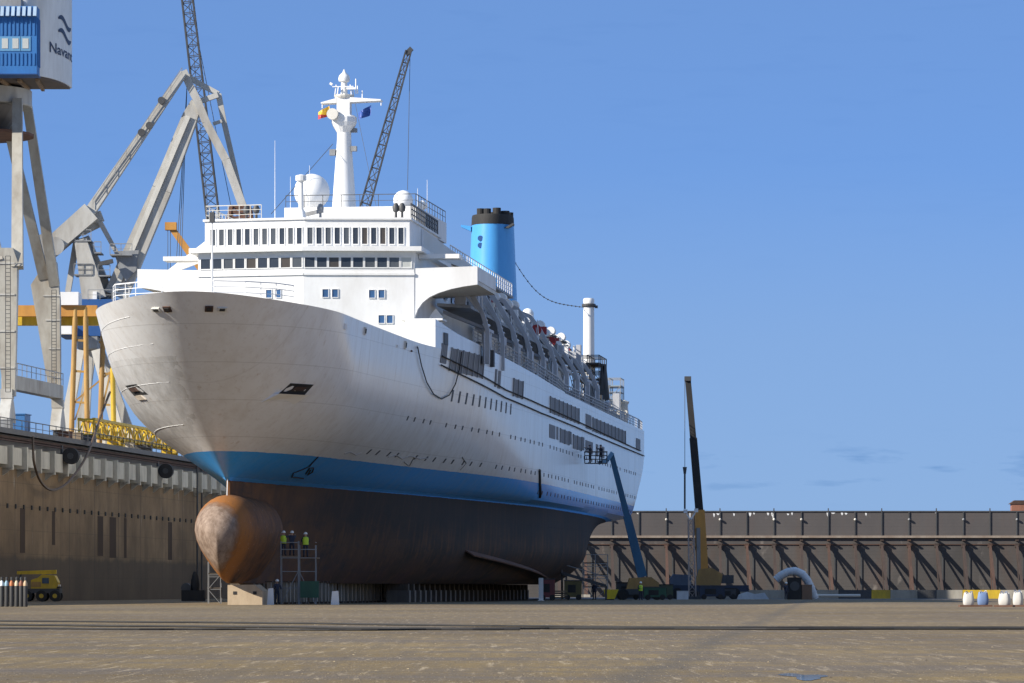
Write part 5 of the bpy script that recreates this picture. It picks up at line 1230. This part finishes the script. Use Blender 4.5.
dbeam([(185, 75), (200, 84), (218.5, 94)], 'fly_strut', .6, .55, Y=DY + .5); dbeam([(218.5, 94), (224, 122), (234, 165), (244, 208)], 'fly_stay', .62, .5, Y=DY + .5); dbeam([(198, 102), (218, 95)], 'fly_strut', .55, Y=DY); dbeam([(213, 124), (222, 121)], 'fly_strut', .35, Y=DY)
for x, y in ((150, 127), (142, 134), (162, 102)): p_ = reld(x - .5, y - 1.5, DY - 1.6); MB().tube([(p_.x, p_.y - .2, p_.z), (p_.x, p_.y + .2, p_.z)], .4, 12).build('sheave', dgrey, dc)
hd = MB().lattice(reld(241, 207), reld(240, 224), 2.0, 2.6, 3, .12); hd.build('jib_head', rust, dc)
m_ = MB()
for x in (233, 237, 246): m_.tube([reld(x, 210), reld(x, 330)], .04, 5)
for x in (174, 177, 180): m_.tube([reld(187, 85), reld(x, 300)], .04, 5)
m_.build('hoist_rope', dgrey, dc)
# tower
dbeam([(81, 240), (95, 300)], 'tower_leg', 1.3, 2.6, h=1.8, Y=DY - 1); dbeam([(77, 238), (68, 292)], 'tower_leg', .65, .6, Y=DY + 1)
dbeam([(84, 238), (108, 300)], 'tower_leg', 1.2, 1.8, h=1.6, Y=DY + 1)
dbeam([(80, 231), (100, 222), (97, 212)], 'tower_head', 1.1, .8, Y=DY); dbeam([(88, 218), (100, 222), (118, 255)], 'pull_rod', .6, .45, Y=DY - .5)
p_ = reld(125, 262); MB().prism([(-1.1, 1.1), (1.6, 1.2), (1.3, -1.0), (.2, -2.2), (-.6, -.8)], lambda q: (p_.x + q[0], p_.y - 1.1, p_.z + q[1]), lambda q: (p_.x + q[0], p_.y + .9, p_.z + q[1])).build('rod_node', grey, dc)
m_ = MB()
for x0, x1, y in ((75, 91, 240), (94, 101, 252), (74, 92, 274), (98, 110, 275), (110, 132, 254)):
    a_, b_3 = reld(x0, y, DY - 2), reld(x1, y, DY - 2); m_.box(a_.x, b_3.x, a_.y, a_.y + 3, a_.z - .15, a_.z); m_.rail([a_, b_3], 1.1, 1.0, .07, 2)
m_.build('gallery', grey, dc)
MB().beam(reld(99, 264, DY - 2), reld(113, 261, DY - 2), .45).build('cylinder', dgrey, dc)
# blue and white machine house under the tower, portal legs below
def bxx(x0, x1, y0, y1, nm, m, Y0=DY - 3, Y1=DY + 4):
    a_, b_3 = reld(x0, y1, DY), reld(x1, y0, DY); return MB().box(a_.x, b_3.x, Y0 - dc.location.y, Y1 - dc.location.y, a_.z, b_3.z).build(nm, m, dc)
bxx(80, 122, 301, 319, 'house_upper', blue2); bxx(62, 118, 326, 337.5, 'house_lower', blue2); bxx(58, 76, 326.5, 336.5, 'white_cabin', white2, DY - 4.5, DY - 3.01); bxx(80, 100, 338, 350, 'slewing_column', grey)
bxx(95, 99, 293, 301, 'switch_box', white2, DY - 2.5, DY)
m_ = MB().rail([reld(88, 300, DY - 3), reld(112, 300, DY - 3)], 1.1, 1.2, .06, 2); m_.build('house_rail', grey, dc)
for (x0, x1, w_, dy) in ((80, 62, .95, -4), (92, 78, .9, 5), (96, 123, .95, -4), (100, 136, .9, 5), (90, 84, .7, 2)):
    MB().beam(reld(x0, 350, DY + dy), V((reld(x1, 445, DY + dy).x, dy, .9)), w_, w_, w_ * 1.3, w_ * 1.3).build('portal_leg', offwhite if dy < 0 else cranel, dc)
a_ = reld(60, 438, DY - 4); b_3 = reld(125, 438, DY - 4); MB().box(a_.x, b_3.x, -4.6, -3.4, 1.2, 3.0).build('portal_sill', offwhite, dc); MB().box(a_.x, b_3.x, 4.4, 5.6, 1.2, 3.0).build('portal_sill', offwhite, dc)
for x in (62, 80, 105, 123):
    q = reld(x, 440).x
    for y in (-4, 5): MB().tube([(q, y - .3, .6), (q, y + .3, .6)], .6, 14).build('portal_wheel', dgrey, dc)

# ------------------------------------------------------------------ yellow gantry between the two cranes
YY = 432
yg = thing('yellow_gantry', 'worn orange gantry on tubular legs behind the near crane', 'gantry', P(80, 440, YY)); yg.location.z = QZ
def rely(px, py, Y=YY): return P(px, py, Y) - yg.location
a_, b_3 = rely(8, 325), rely(98, 306)
MB().box(a_.x, b_3.x, -1.2, -.2, rely(0, 317).z, b_3.z).build('girder', orange, yg); MB().box(a_.x, b_3.x, .5, 1.5, a_.z, rely(0, 313).z).build('girder', yellow, yg)
MB().box(rely(60, 0).x, rely(80, 0).x, -1.6, 1.8, rely(0, 306).z + .003, rely(0, 293).z).build('trolley_house', white2, yg)
for x0, x1, dy, m in ((76.5, 72, -1, ochre), (86.5, 88.5, -1, ochre), (100.5, 96.5, 3, ochre), (109, 111.5, 3, yellow)):
    MB().tube([V((rely(x0, 0).x, dy, rely(0, 308 if dy < 0 else 325).z)), V((rely(x1, 0).x, dy, .2))], .27, 12).build('leg', m, yg)
m_ = MB()
for y in (340, 371, 402): m_.beam(rely(74, y, YY - 1), rely(88, y + 1, YY - 1), .22).beam(rely(99, y + 2, YY + 3), rely(110, y + 3, YY + 3), .22)
m_.beam(rely(74, 402, YY + 3), rely(110, 372, YY + 3), .16).beam(rely(97, 430, YY + 3), rely(110, 375, YY + 3), .18).beam(rely(75, 420, YY - 1), rely(87, 384, YY - 1), .12); m_.build('brace', ochre, yg)
bb = MB().box(rely(58, 0).x, rely(128, 0).x, 6, 8, 0, 2.6); bb.build('base_box', offwhite, yg)

# yellow lattice boom section lying near the wall edge
yb = thing('boom_section', 'bright yellow lattice boom lying along the quay edge left of the bow', 'crane boom', dock(-1.9, 117, QZ), -TH)
m_ = MB().lattice((0, 0, 1.9), (0, 74, 1.9), 1.5, 1.5, 34, .09, up=(0, 0, 1)); m_.build('lattice', yellow, yb)
for k in range(6): MB().box(-.9, .9, k * 14, k * 14 + .6, 0, 1.1).build('support', yellow if k % 2 else dgrey, yb)
for k in range(38): MB().box(.78, .98, k * 1.9, k * 1.9 + .8, .95, 1.35).build('tooth', yellow, yb)
# clutter along the quay edge
rng = random.Random(9)
qn = [('dark electric cabinet on the quay below the near crane', dgrey, 66, 1.0, 1.6), ('grey equipment box on the quay beside the near crane foot', grey, 84, 1.2, 1.2), ('rusty steel bin on the quay behind the railing', rust, 108, 1.5, 1.0), ('pale wooden crate on the quay beside the yellow boom', wood, 114, 1.1, 1.1)]
for lab, m, y, w_, h_ in qn: one(MB().box(-w_ / 2, w_ / 2, -w_ / 2, w_ / 2, .1, h_).box(-w_ / 2 - .05, w_ / 2 + .05, -w_ / 2 - .05, w_ / 2 + .05, h_ + .003, h_ + .1).box(-w_ / 2, -w_ / 2 + .2, -w_ / 2, w_ / 2, 0, .1).box(w_ / 2 - .2, w_ / 2, -w_ / 2, w_ / 2, 0, .1), 'equipment_box', m, lab, 'box', dock(-2.2, y, QZ), None, -TH)

# ------------------------------------------------------------------ lattice booms and a yellow boom far behind the ship
def lattice_crane(nm, label, base, foot, tip, w0, w1, n, head_ext, rope_to, m=dgrey):
    root = thing(nm, label, 'crane', base)
    MB().lattice(foot - base, tip - base, w0, w1, n, .07).build('boom', m, root)
    MB().box(-4, 6, -3, 3, 1.6, 5.2).build('machine_house', m, root); MB().box(-5, 5, -3.6, -2.2, 0, 1.5).build('track', black, root); MB().box(-5, 5, 2.2, 3.6, 0, 1.5).build('track', black, root)
    q = tip - base; MB().lattice(V((2.5, 0, 5)), V((3.5, 0, 14)), 1.4, .7, 6, .07).build('a_frame', m, root)
    MB().tube([V((3.5, 0, 14)), q], .05, 5).build('pendant', m, root)
    MB().tube([q + V((.25, 0, .2)), V((rope_to[0], q.y, rope_to[1]))], .045, 5).build('hoist_rope', m, root)
    MB().beam(q - V((.4, 0, .5)), q + V((.5, 0, .4)), .7, .8).build('boom_head', m, root)
    return root
LY1 = 590
f1, t1 = P(219, 268, LY1), P(184, -30, LY1); d_ = (f1 - t1).normalized(); foot1 = f1 + d_ * ((f1.z - QZ - 3.2) / -d_.z)
base1 = V((foot1.x, LY1, QZ)); lattice_crane('lattice_crane', 'dark lattice boom crane rising behind the pale luffing crane', base1, foot1, t1, 2.0, 1.5, 46, 0, ((-512 + 216) * LY1 / F - base1.x + 0, P(0, 300, LY1).z - QZ))
LY2 = 640
f2, t2 = P(365, 207, LY2), P(408.5, 51, LY2); d_ = (f2 - t2).normalized(); foot2 = f2 + d_ * ((f2.z - 11.5) / -d_.z)
struct(MB().box(-130, 40, 600, 720, -.9, QZ - 7).build('outer_quay', quay_m))
base2 = V((foot2.x, LY2, QZ - 7)); lattice_crane('lattice_crane', 'dark lattice boom crane leaning right behind the ship mast', base2, foot2, t2, 2.7, .8, 40, 0, ((407.5 - 512) * LY2 / F - base2.x, P(0, 190, LY2).z - QZ + 7))
TY = 660
tip, mid = P(171, 227, TY), P(203, 272, TY); d_ = (mid - tip).normalized(); foot = tip + d_ * ((tip.z - 12) / -d_.z)
tcr = thing('telescopic_crane', 'orange telescopic boom showing above the left bridge wing', 'crane', (foot.x, TY, QZ - 7))
q = lambda p: p - tcr.location
MB().beam(q(tip), q(tip) + d_ * 9, .95, .95, 1.1, 1.1).build('boom_tip', orange, tcr); MB().beam(q(tip) + d_ * 9, q(foot), 1.3, 1.3, 1.7, 1.7).build('main_boom', ochre, tcr); MB().box(-.9 + q(tip).x, .9 + q(tip).x, -.8, .8, q(tip).z - .5, q(tip).z + .7).build('boom_head', orange, tcr)
MB().box(-6, 6, -1.6, 1.6, .9, 2.6).build('carrier', yellow, tcr)
for x in (-4.6, -2.6, 2.6, 4.6): MB().tube([(x, -1.7, .7), (x, 1.7, .7)], .7, 14).build('wheel', black, tcr)
m_ = MB()
for dx in (.1, .5): m_.tube([q(tip) + V((-dx, 0, -.3)), q(tip) + V((-dx, 0, -22))], .05, 5)
m_.build('hoist_rope', dgrey, tcr)
# something brown just above the gate at the right
rc = thing('brown_hut', 'small brown hut seen above the right end of the gate', 'hut', P(1018, 512, 562) * 1); rc.location = ((1020 - CX) * 561.3 / F, 561.3, gz(512) + .17)
MB().box(-1.2, 1.8, -.8, .8, 0, .9).build('wall', M('brown_brick', (.3, .13, .08), None, .4), rc); MB().prism([(-1.5, .9), (2.0, .9), (1.3, 1.4), (-.8, 1.4)], lambda p: (p[0], -.9, p[1]), lambda p: (p[0], .9, p[1])).build('roof', rustd, rc)
